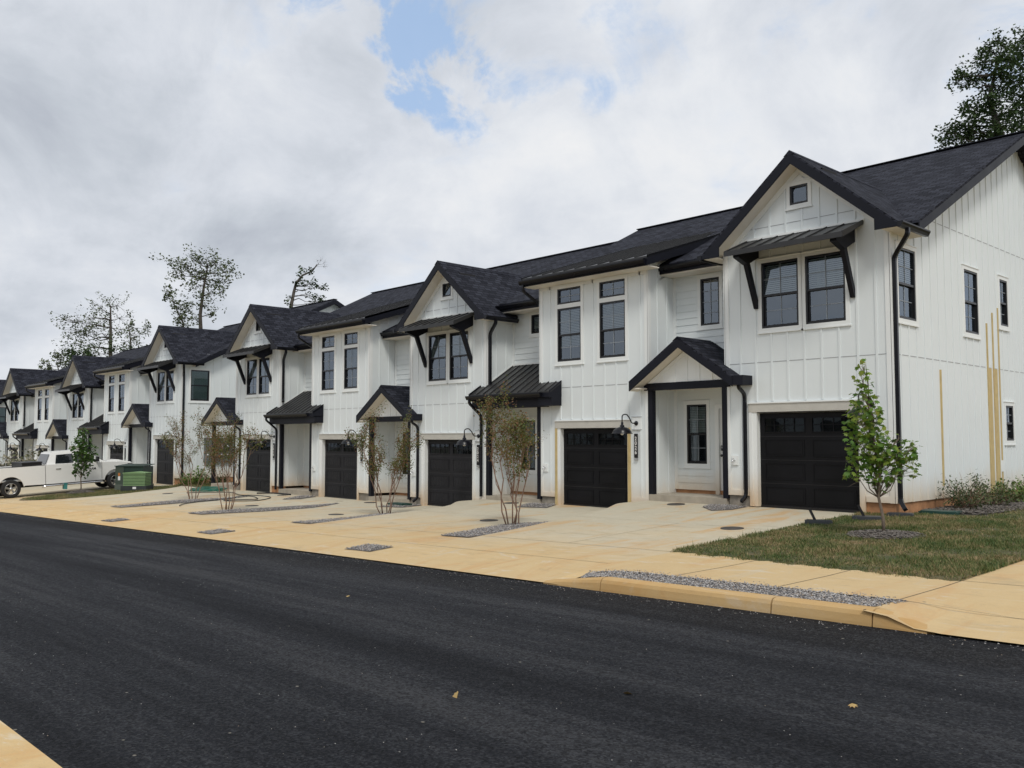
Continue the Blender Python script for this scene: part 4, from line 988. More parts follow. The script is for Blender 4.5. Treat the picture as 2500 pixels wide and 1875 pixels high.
# stones, chips, blades
def shards(name, pts, size, mt, flat=0.6, parts=1):
    """many small irregular solids as one mesh; pts (n,3)"""
    n = len(pts); base = np.array([(1, 0, 0), (0, 1, 0), (-1, 0, 0), (0, -1, 0), (0, 0, 1), (0, 0, -1)], float)
    V = np.repeat(base[None], n, 0)*rs.uniform(.55, 1.15, (n, 6, 1)); V[..., 2] *= flat
    th = rs.uniform(0, 6.28, n); tl = rs.normal(0, .35, n)
    c, s_ = np.cos(th)[:, None], np.sin(th)[:, None]
    x = V[..., 0]*c-V[..., 1]*s_; y = V[..., 0]*s_+V[..., 1]*c; z = V[..., 2]+x*np.sin(tl)[:, None]*.6
    sz = rs.uniform(size[0], size[1], n)[:, None]/2
    V = np.stack([x*sz*rs.uniform(.9, size[2] if len(size) > 2 else 1.4, (n, 1)), y*sz, z*sz], -1)+pts[:, None, :]
    f0 = np.array([(0, 1, 4), (1, 2, 4), (2, 3, 4), (3, 0, 4), (1, 0, 5), (2, 1, 5), (3, 2, 5), (0, 3, 5)])
    F = (f0[None]+np.arange(n)[:, None, None]*6).reshape(-1, 3)
    return fastmesh(name, V.reshape(-1, 3), F, mt)
def fastmesh(name, V, F, mt, parent=None, smooth=False):
    me = bpy.data.meshes.new(name); nv, nf, k = len(V), len(F), F.shape[1]
    me.vertices.add(nv); me.vertices.foreach_set('co', V.astype(np.float32).ravel())
    me.loops.add(nf*k); me.loops.foreach_set('vertex_index', F.astype(np.int32).ravel())
    me.polygons.add(nf); me.polygons.foreach_set('loop_start', np.arange(0, nf*k, k, dtype=np.int32))
    try: me.polygons.foreach_set('loop_total', np.full(nf, k, dtype=np.int32))
    except Exception: pass
    if smooth: me.polygons.foreach_set('use_smooth', np.ones(nf, bool))
    me.materials.append(mt); me.update(calc_edges=True)
    o = bpy.data.objects.new(name, me); COL.objects.link(o)
    if parent is not None: o.parent = parent
    return o
def inpoly(x, y, P):
    r = np.zeros(len(x), bool); n = len(P)
    for i in range(n):
        x1_, y1_ = P[i]; x2_, y2_ = P[(i+1) % n]
        c = ((y1_ > y) != (y2_ > y)) & (x < (x2_-x1_)*(y-y1_)/((y2_-y1_) or 1e-9)+x1_); r ^= c
    return r
def scatter(P, dens):
    P = np.array(P); a, b = P.min(0), P.max(0); n = int((b-a).prod()*dens)
    x = rs.uniform(a[0], b[0], n); y = rs.uniform(a[1], b[1], n); k = inpoly(x, y, P); return x[k], y[k]
def gravel(P, s, dens, size, label, dz=.022, mound=.0, name='gravel_bed', mt='stones', base='stonebed', cat='gravel', zf=None):
    zf = zf or Gz
    """bed sheet + loose stones joined into one heap object"""
    q = MB(); cx, cy = np.mean([p[0] for p in P]), np.mean([p[1] for p in P])
    for i in range(len(P)):
        a, b = P[i], P[(i+1) % len(P)]
        q.poly([(cx, cy, zf(cx, cy, s)+dz+mound), (a[0], a[1], zf(a[0], a[1], s)+dz*.4), (b[0], b[1], zf(b[0], b[1], s)+dz*.4)])
    bed = q.build(name+'_base', MT[base])
    x, y = scatter(P, dens); z = np.array([zf(a, b, s) for a, b in zip(x, y)])+dz*.6+rs.uniform(0, size[1]*.5, len(x))
    if mound:
        d = np.hypot((x-cx)/(max(abs(p[0]-cx) for p in P)), (y-cy)/(max(abs(p[1]-cy) for p in P))); z += mound*np.clip(1-d, 0, 1)
    st = shards(name, np.stack([x, y, z], -1), size, MT[mt])
    # join so the bed is one object
    me = st.data; nb = len(me.materials); st.data.materials.append(MT[base])
    import bmesh
    bm = bmesh.new(); bm.from_mesh(me); k0 = len(bm.faces); bm.from_mesh(bed.data); bm.faces.ensure_lookup_table()
    for f in bm.faces[k0:]: f.material_index = 1
    bm.to_mesh(me); bm.free(); bpy.data.objects.remove(bed, do_unlink=True)
    return stuff(st, label, cat)
gravel([(-8.1, -9.258), (-8.45, -8.645), (-4.0, -8.645), (-4.12, -9.255)], .17, 2200, (.014, .034, 1.6), "grey gravel strip between raised curb and sidewalk", -.012, zf=GA)
sA = (SLB['A']+SLB['B'])/2
gravel([(-13.62, -3.9), (-13.42, -4.7), (-13.27, -5.6), (-13.12, -6.88), (-13.9, -6.95), (-14.05, -6.1), (-14.42, -5.0), (-14.45, -4.45), (-14.1, -3.9), (-13.8, -3.0)], SLB['B'], 1300, (.018, .038), "gravel tongue round the reddest crepe myrtle in front of the 2026 house", .03, .03)
gravel([(-19.55, -2.7), (-19.5, -3.5), (-19.37, -4.5), (-19.27, -5.4), (-19.02, -6.88), (-19.8, -6.95), (-19.95, -5.9), (-20.2, -4.8), (-20.7, -4.1), (-21.1, -3.3), (-21.0, -2.8), (-20.3, -2.5)], SLB['C'], 800, (.02, .042), "narrow gravel bed round the second crepe myrtle from the right", .03, .03)
gravel([(-26.45, -1.3), (-25.9, -1.9), (-25.57, -2.3), (-24.97, -3.3), (-24.72, -5.2), (-25.0, -6.88), (-25.9, -6.9), (-26.15, -6.2), (-25.95, -5.3), (-25.5, -4.5), (-25.65, -3.1)], SLB['D'], 650, (.022, .048), "long gravel bed under the third crepe myrtle, right of the black hose", .03, .04)
gravel([(-32.75, -1.35), (-31.6, -3.2), (-31.47, -4.6), (-31.32, -6.88), (-32.25, -6.9), (-32.3, -5.9), (-32.75, -4.8), (-33.2, -3.9), (-32.4, -2.8)], SLB['E'], 550, (.022, .05), "farthest gravel bed, behind the black hose under the tall crepe myrtle", .03, .04)
gravel([(-12.10, -.62), (-12.25, -.06), (-11.25, -.06), (-11.22, -.75), (-11.5, -1.15)], SLB['A'], 1300, (.015, .032), "small gravel patch at the foot of the right-hand downspout", .02, .03)
gravel([(-17.75, -1.25), (-18.25, -.1), (-17.3, -.1), (-16.85, -.95)], SLB['B'], 700, (.02, .04), "gravel patch left of the 2026 garage door", .02, .03)
gravel([(-23.9, -1.6), (-24.1, -.1), (-23.4, -.1), (-23.0, -1.2)], SLB['C'], 500, (.025, .045), "gravel patch beside the green lid and third garage", .02, .03)
gravel([(-29.7, -1.7), (-30.9, -.15), (-30.0, -.1), (-29.4, -1.1)], SLB['D'], 450, (.025, .05), "gravel patch left of the fourth garage", .02, .03)
for P_, s_, lb in (([(-14.15, -9.02), (-14.12, -8.5), (-13.32, -8.5), (-13.35, -9.0)], SLB['B'], "gravel square in the apron nearest the camera"), ([(-20.3, -9.1), (-20.15, -8.6), (-19.3, -8.62), (-19.5, -9.12)], SLB['C'], "middle one of three gravel squares by the road edge"), ([(-26.7, -9.1), (-26.5, -8.6), (-25.7, -8.62), (-25.9, -9.08)], SLB['D'], "farthest gravel square by the road edge")):
    gravel(P_, s_, 1100, (.018, .04), lb, .02)
q_s = lambda x, y: .025*x
x, y = scatter([(-7.46, -17.74), (-7.46, -17.03), (-5.22, -17.03), (-5.22, -17.74)], 1300)
g_ = shards('gravel_bed', np.stack([x, y, .025*x+.06+rs.uniform(0, .025, len(x))], -1), (.02, .045, 1.5), MT['stones']); stuff(g_, "gravel patch in the near-side pavement at the bottom left corner", 'gravel')
q = MB(); q.poly([(-7.47, -17.75, .025*-7.47+.05), (-5.21, -17.75, .025*-5.21+.05), (-5.21, -17.02, .025*-5.21+.045), (-7.47, -17.02, .025*-7.47+.045)]); structure(q.build('sidewalk_bed', MT['stonebed']))

# lawns
def hsh(x, y): return np.sin(x*1.7+y*.6)*np.cos(y*2.3-x*.9)*.5+np.sin(x*4.1-y*3.3+1.3)*.3+np.sin(x*8.3+y*7.1)*.2
def lawnz(x, y, s): return np.array([(GA if s == .17 else Gz)(a, min(b, 0.0), s) for a, b in zip(x, y)])+(.02+.014*hsh(x, y) if s != .17 else -.035+(.055+.014*hsh(x, y))*np.clip((y-(-6.62-(x+8.56)*.097)-.03*np.sin(x*9)-.03*np.sin(x*23+1))/.16, 0, 1))
def lawn(P, s, n=90, rise=0.0):
    P = np.array(P); a, b = P.min(0), P.max(0)
    q = MB(); xs = np.linspace(a[0], b[0], n); ys = np.linspace(a[1], b[1], n*2)
    X, Y = np.meshgrid(xs, ys); Z = lawnz(X.ravel(), Y.ravel(), s); Z += rise*np.clip(Y.ravel(), 0, 8)/8
    ins = inpoly(X.ravel(), Y.ravel(), P).reshape(X.shape)
    V = np.stack([X.ravel(), Y.ravel(), Z], -1); F = []
    ny, nx = X.shape
    for j in range(ny-1):
        for i in range(nx-1):
            if ins[j, i] or ins[j+1, i] or ins[j, i+1] or ins[j+1, i+1]: F.append((j*nx+i, j*nx+i+1, (j+1)*nx+i+1, (j+1)*nx+i))
    o = fastmesh('lawn', V, np.array(F), MT['turf'], smooth=True); return structure(o)
def blades(P, s, dens, hh, label, rise=0.0, avoid=()):
    x, y = scatter(P, dens); v = hsh(x*1.3, y*1.3)+rs.normal(0, .25, len(x)); bare = (np.sin(x*2.1+1.0)*np.cos(y*1.7+x*.6)+.55*np.sin(x*5.2-y*4.3)+.35*np.sin(x*11+y*9)); k = (rs.rand(len(x)) < np.clip(1.05-.75*np.clip(bare-.35, 0, 1.2), .10, 1)) & ((v < .75) | (rs.rand(len(x)) < .3))
    for (cx, cy, r) in avoid: k &= (np.hypot(x-cx, (y-cy)) > r)
    x, y = x[k], y[k]; z = lawnz(x, y, s)+rise*np.clip(y, 0, 8)/8-.012; n = len(x)
    h = rs.uniform(hh[0], hh[1], n)*(1+.7*np.clip(-hsh(x, y), -.5, 1))*np.where(rs.rand(n) < .02, 1.8, 1); th = rs.uniform(0, 6.28, n); ln = rs.uniform(.1, 1.1, n)*h
    w = rs.uniform(.003, .006, n); d = np.stack([np.cos(th), np.sin(th)], -1); t = np.stack([-d[:, 1], d[:, 0]], -1)
    B = np.stack([x, y, z], -1)
    def pt(f, lean, side): return B+np.concatenate([d*(ln*lean)[:, None]+t*(w*side)[:, None], (h*f)[:, None]], 1)
    V = np.stack([pt(0, 0, -1), pt(0, 0, 1), pt(.6, .4, .8), pt(.6, .4, -.8), pt(1, 1, 0)], 1).reshape(-1, 3)
    F = np.array([(0, 1, 2), (0, 2, 3), (3, 2, 4)])[None]+np.arange(n)[:, None, None]*5
    o = fastmesh('grass', V, F.reshape(-1, 3), MT['blade']); return stuff(o, label, 'grass')
LA = [(-8.56, -6.62), (XR, -7.05), (XR, 9.0), (-7.8, 9.0), (-7.8, .02), (-8.5, .02)]
lawn(LA, .17, 110, .12)
MAPLE = (-6.70, -3.18)
blades([(-8.62, -6.68), (XR+.04, -7.12), (XR+.03, .6), (-7.75, .6), (-7.75, .0), (-8.62, .0)], .17, 3000, (.025, .06), "patchy green and brown lawn in front of the end townhouse", .12, [(MAPLE[0], MAPLE[1], .52)])
blades([(-6.6, .6), (XR, .6), (XR, 9), (-6.6, 9)], .17, 900, (.03, .06), "grass strip beyond the shrubs along the end wall", .12)
LF = [(-42.6, .5), (-41.6, -.6), (-41.0, -1.5), (-40.25, -3.6), (-40.2, -5.3), (-40.5, -6.3), (-41.9, -7.2), (-43.0, -6.9), (-44.0, -5.8), (-44.6, -4.2), (-44.3, -2.4), (-43.6, -1.0), (-43.0, .5)]
lawn(LF, SLB['F'], 40); blades(LF, SLB['F'], 700, (.04, .09), "narrow grass island between the pickup and the near driveways", 0, [(-43.6, -4.3, .45)])
LG = [(-42.8, -.25), (-39.7, -.25), (-39.7, 4), (-42.8, 4)]
lawn(LG, SLB['E'], 24); blades(LG, SLB['E'], 500, (.04, .09), "grass in the gap between the two blocks below the meters")

# grit washed to the road edge
n_ = 1500; gx = rs.uniform(-45, 0, n_); gy = -9.47-np.abs(rs.normal(0, .16, n_))
g_ = shards('road_grit', np.stack([gx, gy, .025*gx+.003], -1), (.006, .020, 1.6), MT['stones']); stuff(g_, "loose grit along the far edge of the asphalt", 'grit')
n_ = 700; gx = rs.uniform(-14, 2, n_); gy = rs.uniform(-16.3, -9.6, n_)
g_ = shards('road_grit', np.stack([gx, gy, .025*gx+.002], -1), (.005, .013, 1.6), MT['stones']); stuff(g_, "scattered pale grit on the asphalt", 'grit')
gx = rs.uniform(-8.3, -4.2, 260); gy = -8.64+np.abs(rs.normal(0, .10, 260)); g_ = shards('loose_gravel', np.stack([gx, gy, [GA(a, b, .17)+.004 for a, b in zip(gx, gy)]], -1), (.010, .024, 1.5), MT['stones']); stuff(g_, "stones spilled from the gravel strip onto the sidewalk", 'gravel')

# ---------------------------------------------------------------- trees and shrubs
MT['bark'] = plain("grey brown bark", (0.16, 0.125, 0.095), 0.9, var=0.35, vs=20)
MT['barkdark'] = plain("dark bark", (0.075, 0.065, 0.055), 0.9, var=0.3, vs=6)
MT['stem'] = plain("pinkish tan myrtle stem", (0.25, 0.155, 0.11), 0.7, var=0.3, vs=12)
MT['lmaple'] = leaf_mat("maple leaves", [(0.040, 0.10, 0.022), (0.075, 0.165, 0.028), (0.14, 0.245, 0.040), (0.25, 0.33, 0.06), (0.40, 0.42, 0.09)], 0.5, 2.6, 0.35)
MT['lmaple2'] = leaf_mat("sapling leaves", [(0.028, 0.07, 0.018), (0.05, 0.11, 0.025), (0.08, 0.15, 0.035), (0.15, 0.22, 0.06)], 0.5, 1.6, 0.3)
MT['lmyrtle'] = leaf_mat("myrtle leaves turning red", [(0.05, 0.085, 0.025), (0.10, 0.14, 0.035), (0.15, 0.145, 0.045), (0.21, 0.11, 0.05), (0.27, 0.09, 0.05)], 0.5, 2.2, 0.3)
MT['ldark'] = leaf_mat("dark oak leaves", [(0.016, 0.034, 0.014), (0.032, 0.060, 0.022), (0.06, 0.10, 0.032), (0.10, 0.14, 0.05)], 0.55, 0.35, 0.2)
MT['lfar'] = leaf_mat("far leaves", [(0.045, 0.065, 0.035), (0.08, 0.105, 0.05), (0.12, 0.15, 0.07), (0.17, 0.19, 0.09)], 0.6, 0.25, 0.2)
MT['lshrub'] = leaf_mat("shrub leaves", [(0.022, 0.040, 0.018), (0.045, 0.075, 0.025), (0.085, 0.115, 0.04), (0.16, 0.17, 0.065)], 0.5, 2.5, 0.2)
MT['lshrubg'] = leaf_mat("bright shrub leaves", [(0.05, 0.10, 0.02), (0.10, 0.18, 0.03), (0.17, 0.25, 0.05)], 0.5, 2.5, 0.2)
MT['flower'] = leaf_mat("cream blossom and leaf", [(0.05, 0.07, 0.025), (0.12, 0.13, 0.06), (0.45, 0.42, 0.34), (0.68, 0.64, 0.56)], 0.6, 2.5, 0.2)
SHAPES = {
 'oval': np.array([(0, 0), (.42, .38), (0, 1), (-.42, .38)]),
 'narrow': np.array([(0, 0), (.2, .4), (0, 1), (-.2, .4)]),
 'maple': np.array([(0, 0), (.30, .05), (.52, .30), (.30, .40), (.42, .72), (.16, .62), (0, 1), (-.16, .62), (-.42, .72), (-.30, .40), (-.52, .30), (-.30, .05)]),
}
def leaves(name, Pn, size, mt, parent, shape='oval', droop=0.2, seed=0, outward=None):
    r_ = np.random.RandomState(seed); n = len(Pn); S = SHAPES[shape]; k = len(S)
    az = r_.uniform(0, 6.283, n); el = r_.normal(-droop, .55, n)
    t = np.stack([np.cos(az)*np.cos(el), np.sin(az)*np.cos(el), np.sin(el)], -1)      # leaf axis
    up = np.array([0, 0, 1.])+r_.normal(0, .45, (n, 3)); b = np.cross(t, up); b /= np.linalg.norm(b, axis=1)[:, None]+1e-9
    nn = np.cross(b, t)
    sz = r_.uniform(size[0], size[1], n)[:, None]
    V = np.zeros((n, k, 3))
    for i, (u, v) in enumerate(S): V[:, i] = Pn+(b*u+t*(v-.1))*sz+nn*sz*(-.25*(abs(u)*1.2)**1.0+.12*v*(1-v)*2)
    F = np.arange(n*k).reshape(n, k)
    return fastmesh(name, V.reshape(-1, 3), F, mt, parent)
def ball(c, r, n, r_, sq=1.0):
    d = r_.normal(0, 1, (n, 3)); d /= np.linalg.norm(d, axis=1)[:, None]; rr = r*r_.uniform(0.15, 1, n)**.45
    q = d*rr[:, None]; q[:, 2] *= sq; return q+np.array(c)
def wig(p, q, r_, k=4, amp=.08):
    p, q = np.array(p, float), np.array(q, float); L = np.linalg.norm(q-p); pts = []
    for i in range(k+1):
        t = i/k; o = r_.normal(0, amp*L, 3)*math.sin(math.pi*t) if 0 < i < k else 0; pts.append(p+(q-p)*t+o)
    return pts

def young_maple(loc, label, trunk_top, clumps, per, lsz, mt, seed, stake=False, grp="young street trees"):
    T = thing('maple_tree' if seed == 1 else 'young_tree', label, 'tree', loc, grp); r_ = np.random.RandomState(seed)
    R_ = np.array([0.686, 0.728, 0]); B_ = np.array([-.728, .686, 0])
    def P3(c): return R_*c[0]+B_*c[1]+np.array([0, 0, c[2]])
    q = MB(); top = P3(trunk_top); pts = wig((0, 0, -.05), top, r_, 8, .012); n = len(pts)
    q.tube(pts, [.030*(1-.8*i/(n-1)) for i in range(n)], 7)
    L = []
    for c in clumps:
        c = (c[0]-(.07 if seed == 1 else 0), *c[1:])
        cc_ = P3(c); rr = c[3]; zt = max(.85, cc_[2]-rr*1.1-.15)
        k = min(n-1, max(1, int(zt/top[2]*(n-1)))); a = pts[k]
        br = wig(a, cc_, r_, 3, .06); q.tube(br, [.011, .009, .006, .003], 5)
        for j in range(7):
            e = cc_+r_.normal(0, .55, 3)*rr; q.tube(wig(br[2], e, r_, 2, .08), [.004, .003, .002], 4)
        L.append(ball(cc_, rr, int(per*rr*rr*(c[4] if len(c) > 4 else 1)), r_, 1.15))
    q.build('trunk', MT['bark'], T)
    leaves('crown', np.concatenate(L), lsz, mt, T, 'maple' if seed == 1 else 'oval', .45, seed)
    if stake:
        s_ = MB(); s_.bar((.05, -.03, -.1), (.05, -.03, 1.05), .03, .03); s_.build('wooden_stake', MT['bark'], T)
    return T
MZ = Gz(MAPLE[0], MAPLE[1], .17)+.03
young_maple((MAPLE[0], MAPLE[1], MZ), "young green maple with a lone right-hand branch on the near lawn", (-.24, 0, 2.88),
  [(-.24, 0, 2.86, .10), (-.25, 0, 2.66, .15), (-.22, .02, 2.42, .20), (-.20, -.03, 2.15, .27), (-.26, .05, 1.88, .30), (-.10, .02, 1.72, .30), (-.36, 0, 1.62, .22), (-.12, -.1, 1.42, .32), (.10, .05, 1.40, .24), (-.38, .05, 1.30, .20), (-.22, 0, 1.12, .24), (.08, 0, 1.12, .26),
   (.36, 0, 1.30, .22), (.52, .05, 1.38, .20), (.50, -.02, 1.12, .19), (.36, 0, 1.62, .10, .8), (.62, 0, 1.5, .10), (.02, 0, .86, .16), (.22, 0, .98, .15), (-.47, 0, 1.05, .14), (-.30, 0, 2.0, .2), (0, 0, 1.95, .2), (-.2, 0, 1.45, .3), (.2, 0, 1.25, .2)], 760, (.075, .125), MT['lmaple'], 1, False)
S2 = (-43.6, -4.3)
young_maple((S2[0], S2[1], Gz(*S2, SLB['F'])+.03), "round-headed green sapling in front of the white pickup", (.05, 0, 2.9),
  [(0, 0, 2.75, .25), (.05, 0, 2.4, .38), (-.15, 0, 2.1, .42), (.25, .1, 1.9, .45), (0, 0, 1.6, .48), (.35, 0, 1.55, .3), (-.1, .1, 1.2, .32), (.15, 0, 1.0, .25), (-.3, 0, .95, .12)], 800, (.11, .17), MT['lmaple2'], 2)

def crepe_myrtle(loc, label, H, Wd, seed, nst=6, dens=1.0, mt='lmyrtle'):
    T = thing('crepe_myrtle', label, 'tree', loc, "multi-stemmed crepe myrtles in the gravel beds"); r_ = np.random.RandomState(seed)
    q = MB(); L = []
    def tw(p, d, ln, r, lv):
        d = d/np.linalg.norm(d); e = p+d*ln+r_.normal(0, .03*ln, 3); pts = wig(p, e, r_, 4, .035); q.tube(pts, [r*(1-.35*i/4) for i in range(5)], 5 if r > .006 else 4)
        if lv >= 1:
            for i in range(1, 5):
                if pts[i][2] > H*.36: 
                    m = int((2 if lv == 1 else 9)*dens); L.append(np.array(pts[i])+r_.normal(0, .06, (m, 3)))
        if lv < 3:
            for k in range(r_.randint(2, 4) if lv else 3):
                dd = d+r_.normal(0, .28+.09*lv, 3); dd[2] = abs(dd[2])*.85+.35; tw(pts[r_.randint(2, 5)], dd, ln*r_.uniform(.45, .72), r*.55, lv+1)
    for s_ in range(nst):
        a = 6.283*s_/nst+r_.uniform(-.4, .4); b = np.array([math.cos(a)*.13, math.sin(a)*.13, -.05]); sp = Wd*.20*r_.uniform(.5, 1.2)
        tw(b, np.array([math.cos(a)*sp, math.sin(a)*sp, 1.0]), H*r_.uniform(.42, .55), .017, 0)
    q.build('trunk', MT['stem'], T)
    A = np.concatenate(L); leaves('crown', A, (.030, .060), MT[mt], T, 'oval', .1, seed); return T
for xy, s_, lab, H_, W_, sd_ in (((-14.15, -4.75), 'B', "reddest and nearest crepe myrtle, in front of the metal-roofed porch", 2.65, 1.75, 21), ((-20.95, -3.3), 'C', "crepe myrtle in front of the gabled porch beside the third garage", 2.7, 1.6, 22),
    ((-26.25, -5.5), 'D', "crepe myrtle beside the black hose loops, in front of the grey meters", 2.7, 1.6, 33), ((-33.3, -3.5), 'E', "tall leaning crepe myrtle left of the black hose, beside the second block", 3.5, 1.7, 24)):
    crepe_myrtle((xy[0], xy[1], Gz(*xy, SLB[s_])+.03), lab, H_, W_, sd_, 6 if sd_ != 24 else 5, 1.0)

def shrub(loc, label, h, wd, mt, seed, n=26, shape='narrow', lsz=(.05, .09), name='shrub', per=34, grp=None):
    T = thing(name, label, 'shrub', loc, grp); r_ = np.random.RandomState(seed); q = MB(); L = []
    for i in range(n):
        a = r_.uniform(0, 6.283); rr = wd*r_.uniform(.1, .5)**.8; hh = h*r_.uniform(.5, 1.0)*(1-.35*(rr/(wd*.5))**2)
        e = np.array([math.cos(a)*rr, math.sin(a)*rr, hh]); pts = wig((math.cos(a)*.05, math.sin(a)*.05, -.05), e, r_, 4, .07); q.tube(pts, [.008, .007, .006, .004, .002], 4)
        for k in range(per): t = r_.uniform(.25, 1); j = min(3, int(t*4)); f = t*4-j; L.append(np.array(pts[j])*(1-f)+np.array(pts[j+1])*f+r_.normal(0, .03+.03*wd, 3))
    q.build('stems', MT['stem'], T); leaves('foliage', np.array(L), lsz, MT[mt], T, shape, -.3, seed); return T
hz = lambda y: Gz(-7.3, 0, .17)+.03+.12*y/8
SG = "shrubs planted along the end wall"
shrub((-7.25, 2.1, hz(2)), "largest dark shrub at the foot of the end wall, nearest the downspout", .85, 1.25, 'lshrub', 3, 40, grp=SG)
shrub((-7.2, 3.35, hz(3.3)), "olive shrub second along the end wall", .72, 1.1, 'lshrub', 4, 32, grp=SG)
shrub((-7.2, 4.55, hz(4.5)), "low yellowish shrub third along the end wall", .55, 1.0, 'lshrubg', 5, 24, 'oval', (.04, .07), grp=SG)
shrub((-7.15, 6.1, hz(6)), "bright green shrub below the unpainted yellow strips", .70, 1.15, 'lshrubg', 6, 28, 'oval', (.045, .08), grp=SG)
shrub((-41.9, .25, -.55), "leafy green shrub by the black downspout of the second block", .95, 1.6, 'lshrubg', 7, 30, 'oval', (.07, .12), per=30)
shrub((-40.8, 1.0, -.52), "low green shrub below the grey meter cabinet", .6, 1.3, 'lshrub', 8, 22, 'oval', (.07, .11), per=26)
shrub((-57.5, -3.2, -1.15), "cream-flowering bush behind the pickup bed at the left edge", 2.6, 3.4, 'flower', 9, 60, 'oval', (.12, .22), 'flowering_bush', per=46)
gravel([(-7.78, .9), (-6.5, .9), (-6.3, 3), (-6.35, 6), (-6.6, 7.6), (-7.78, 7.6)], .17, 420, (.03, .07, 2.0), "dark mulch bed under the shrubs by the end wall", .09, .03, 'mulch_bed', 'mulch', 'mulchbed', 'mulch')
a_ = np.linspace(0, 6.283, 19)[:-1]
gravel([(MAPLE[0]+.62*math.cos(t)*(1+.08*math.sin(3*t)), MAPLE[1]+.62*math.sin(t)) for t in a_], .17, 1300, (.02, .055, 2.2), "ring of grey mulch round the near maple", .035, .06, 'mulch_ring', 'mulch', 'mulchbed', 'mulch')
gravel([(S2[0]+.8*math.cos(t), S2[1]+.6*math.sin(t)) for t in a_], SLB['F'], 500, (.04, .08, 2.0), "mulch mound under the sapling by the pickup", .04, .14, 'mulch_ring', 'mulch', 'mulchbed', 'mulch')

def P_(u, v, r, dy=0.0):
    """place at horizontal distance r metres in the direction a landmark of the skyline is seen"""
    d = np.array(pdir(u, v)); d = d/math.hypot(d[0], d[1])*(r+dy); return np.array([d[0], -18.111+d[1], 1.75+d[2]])
def big_tree(label, trunk, clumps, r, lsz, per, mt, seed, tr=.22, name='tree', ground=-3.0, twigs=9, grp="tall trees behind the townhouses", spread=.7):
    r_ = np.random.RandomState(seed); base = P_(*trunk[0], r); base0 = base.copy(); base0[2] = ground
    T = thing(name, label, 'tree', tuple(base0), grp); px = r*0.78/2171.9/0.95
    q = MB(); tp = [np.zeros(3)]+[P_(u, v, r)-base0+np.array([*r_.normal(0, .15, 2), 0]) for u, v in trunk]
    tp2 = []
    for a, b in zip(tp, tp[1:]): tp2 += [a+(b-a)*t for t in (0, .34, .67)]
    tp2.append(tp[-1]); n = len(tp2); q.tube(tp2, [tr*(1-.78*i/(n-1)) for i in range(n)], 7)
    L = []; ups = [p for p in tp2 if p[2] > tp[1][2]-1.5] or tp2
    for c in clumps:
        u, v, rad = c[:3]; rr = rad*px*1.28; f = (c[3] if len(c) > 3 else 1.0)*1.25
        C_ = P_(u, v, r, r_.normal(0, rr*spread))-base0
        cand = [p for p in ups if p[2] < C_[2]+rr*.3] or [ups[0]]; a = min(cand, key=lambda p: np.linalg.norm(p-C_))
        br = wig(a, C_, r_, 4, .07); q.tube(br, [tr*.26, tr*.19, tr*.13, tr*.09, tr*.05], 5)
        for j in range(twigs):
            e = C_+r_.normal(0, .62, 3)*rr; tws = wig(br[3], e, r_, 3, .09); q.tube(tws, [tr*.07, tr*.05, tr*.035, tr*.02], 4)
            m = int(per*rr*rr*f/twigs)
            if m: 
                k = max(1, m//9); cs = e+r_.normal(0, .40*rr, (k, 3)); L.append((cs[:, None, :]+r_.normal(0, .16*rr+.05, (k, 9, 3))).reshape(-1, 3))
    q.build('trunk', MT['barkdark'], T)
    if L: leaves('crown', np.concatenate(L), lsz, MT[mt], T, 'oval', .0, seed)
    return T
big_tree("tall airy tree above the second block, highest in the left skyline", [(492, 850), (491, 770), (500, 700), (505, 650)],
  [(445, 648, 22), (470, 632, 18), (500, 632, 20), (530, 645, 20), (558, 668, 18), (465, 668, 22), (500, 665, 22), (535, 690, 22), (478, 700, 22), (515, 715, 20), (430, 672, 14), (548, 712, 13), (505, 745, 12, .8), (520, 770, 10), (480, 780, 9)], 112, (.20, .34), 150, 'lfar', 41, .34)
big_tree("narrow leafy tree leaning left of the tallest left tree", [(446, 850), (442, 790), (425, 740)],
  [(412, 712, 10), (424, 735, 15), (440, 745, 16), (432, 765, 18), (452, 775, 16), (445, 795, 18), (405, 722, 7)], 108, (.20, .34), 190, 'lfar', 42, .2)
big_tree("broad half-bare tree with thin twigs in the left skyline", [(272, 880), (272, 800), (270, 750)],
  [(265, 738, 20, .55), (290, 745, 18, .35), (240, 752, 20, .7), (225, 775, 20, .9), (255, 780, 22, .9), (295, 775, 18, .5), (200, 790, 18, 1), (175, 782, 16, .9), (150, 780, 13, .7), (158, 805, 15, .9), (190, 815, 20), (225, 815, 22), (255, 815, 20), (300, 805, 14, .6), (180, 835, 16), (210, 845, 20)], 126, (.19, .32), 100, 'lfar', 43, .36, twigs=9)
big_tree("crooked tree right of the half-bare one, touching the roof line", [(318, 880), (322, 830), (320, 795)],
  [(320, 795, 9), (316, 815, 13), (330, 828, 13), (345, 812, 11), (360, 800, 9), (340, 838, 14), (305, 842, 14)], 122, (.20, .32), 150, 'lfar', 44, .2)
big_tree("dark round-topped tree at the foot of the left skyline", [(200, 900), (200, 880)],
  [(185, 868, 16), (205, 862, 16), (222, 868, 14), (170, 880, 13), (195, 885, 18), (290, 858, 14), (310, 858, 12), (270, 862, 10)], 120, (.22, .36), 260, 'ldark', 45, .25)
big_tree("low pointed tree farthest left above the roofs", [(140, 910), (140, 885)],
  [(140, 866, 8), (150, 878, 12), (158, 890, 10), (110, 888, 8), (105, 897, 8), (122, 898, 7)], 118, (.2, .32), 200, 'lfar', 46, .15)
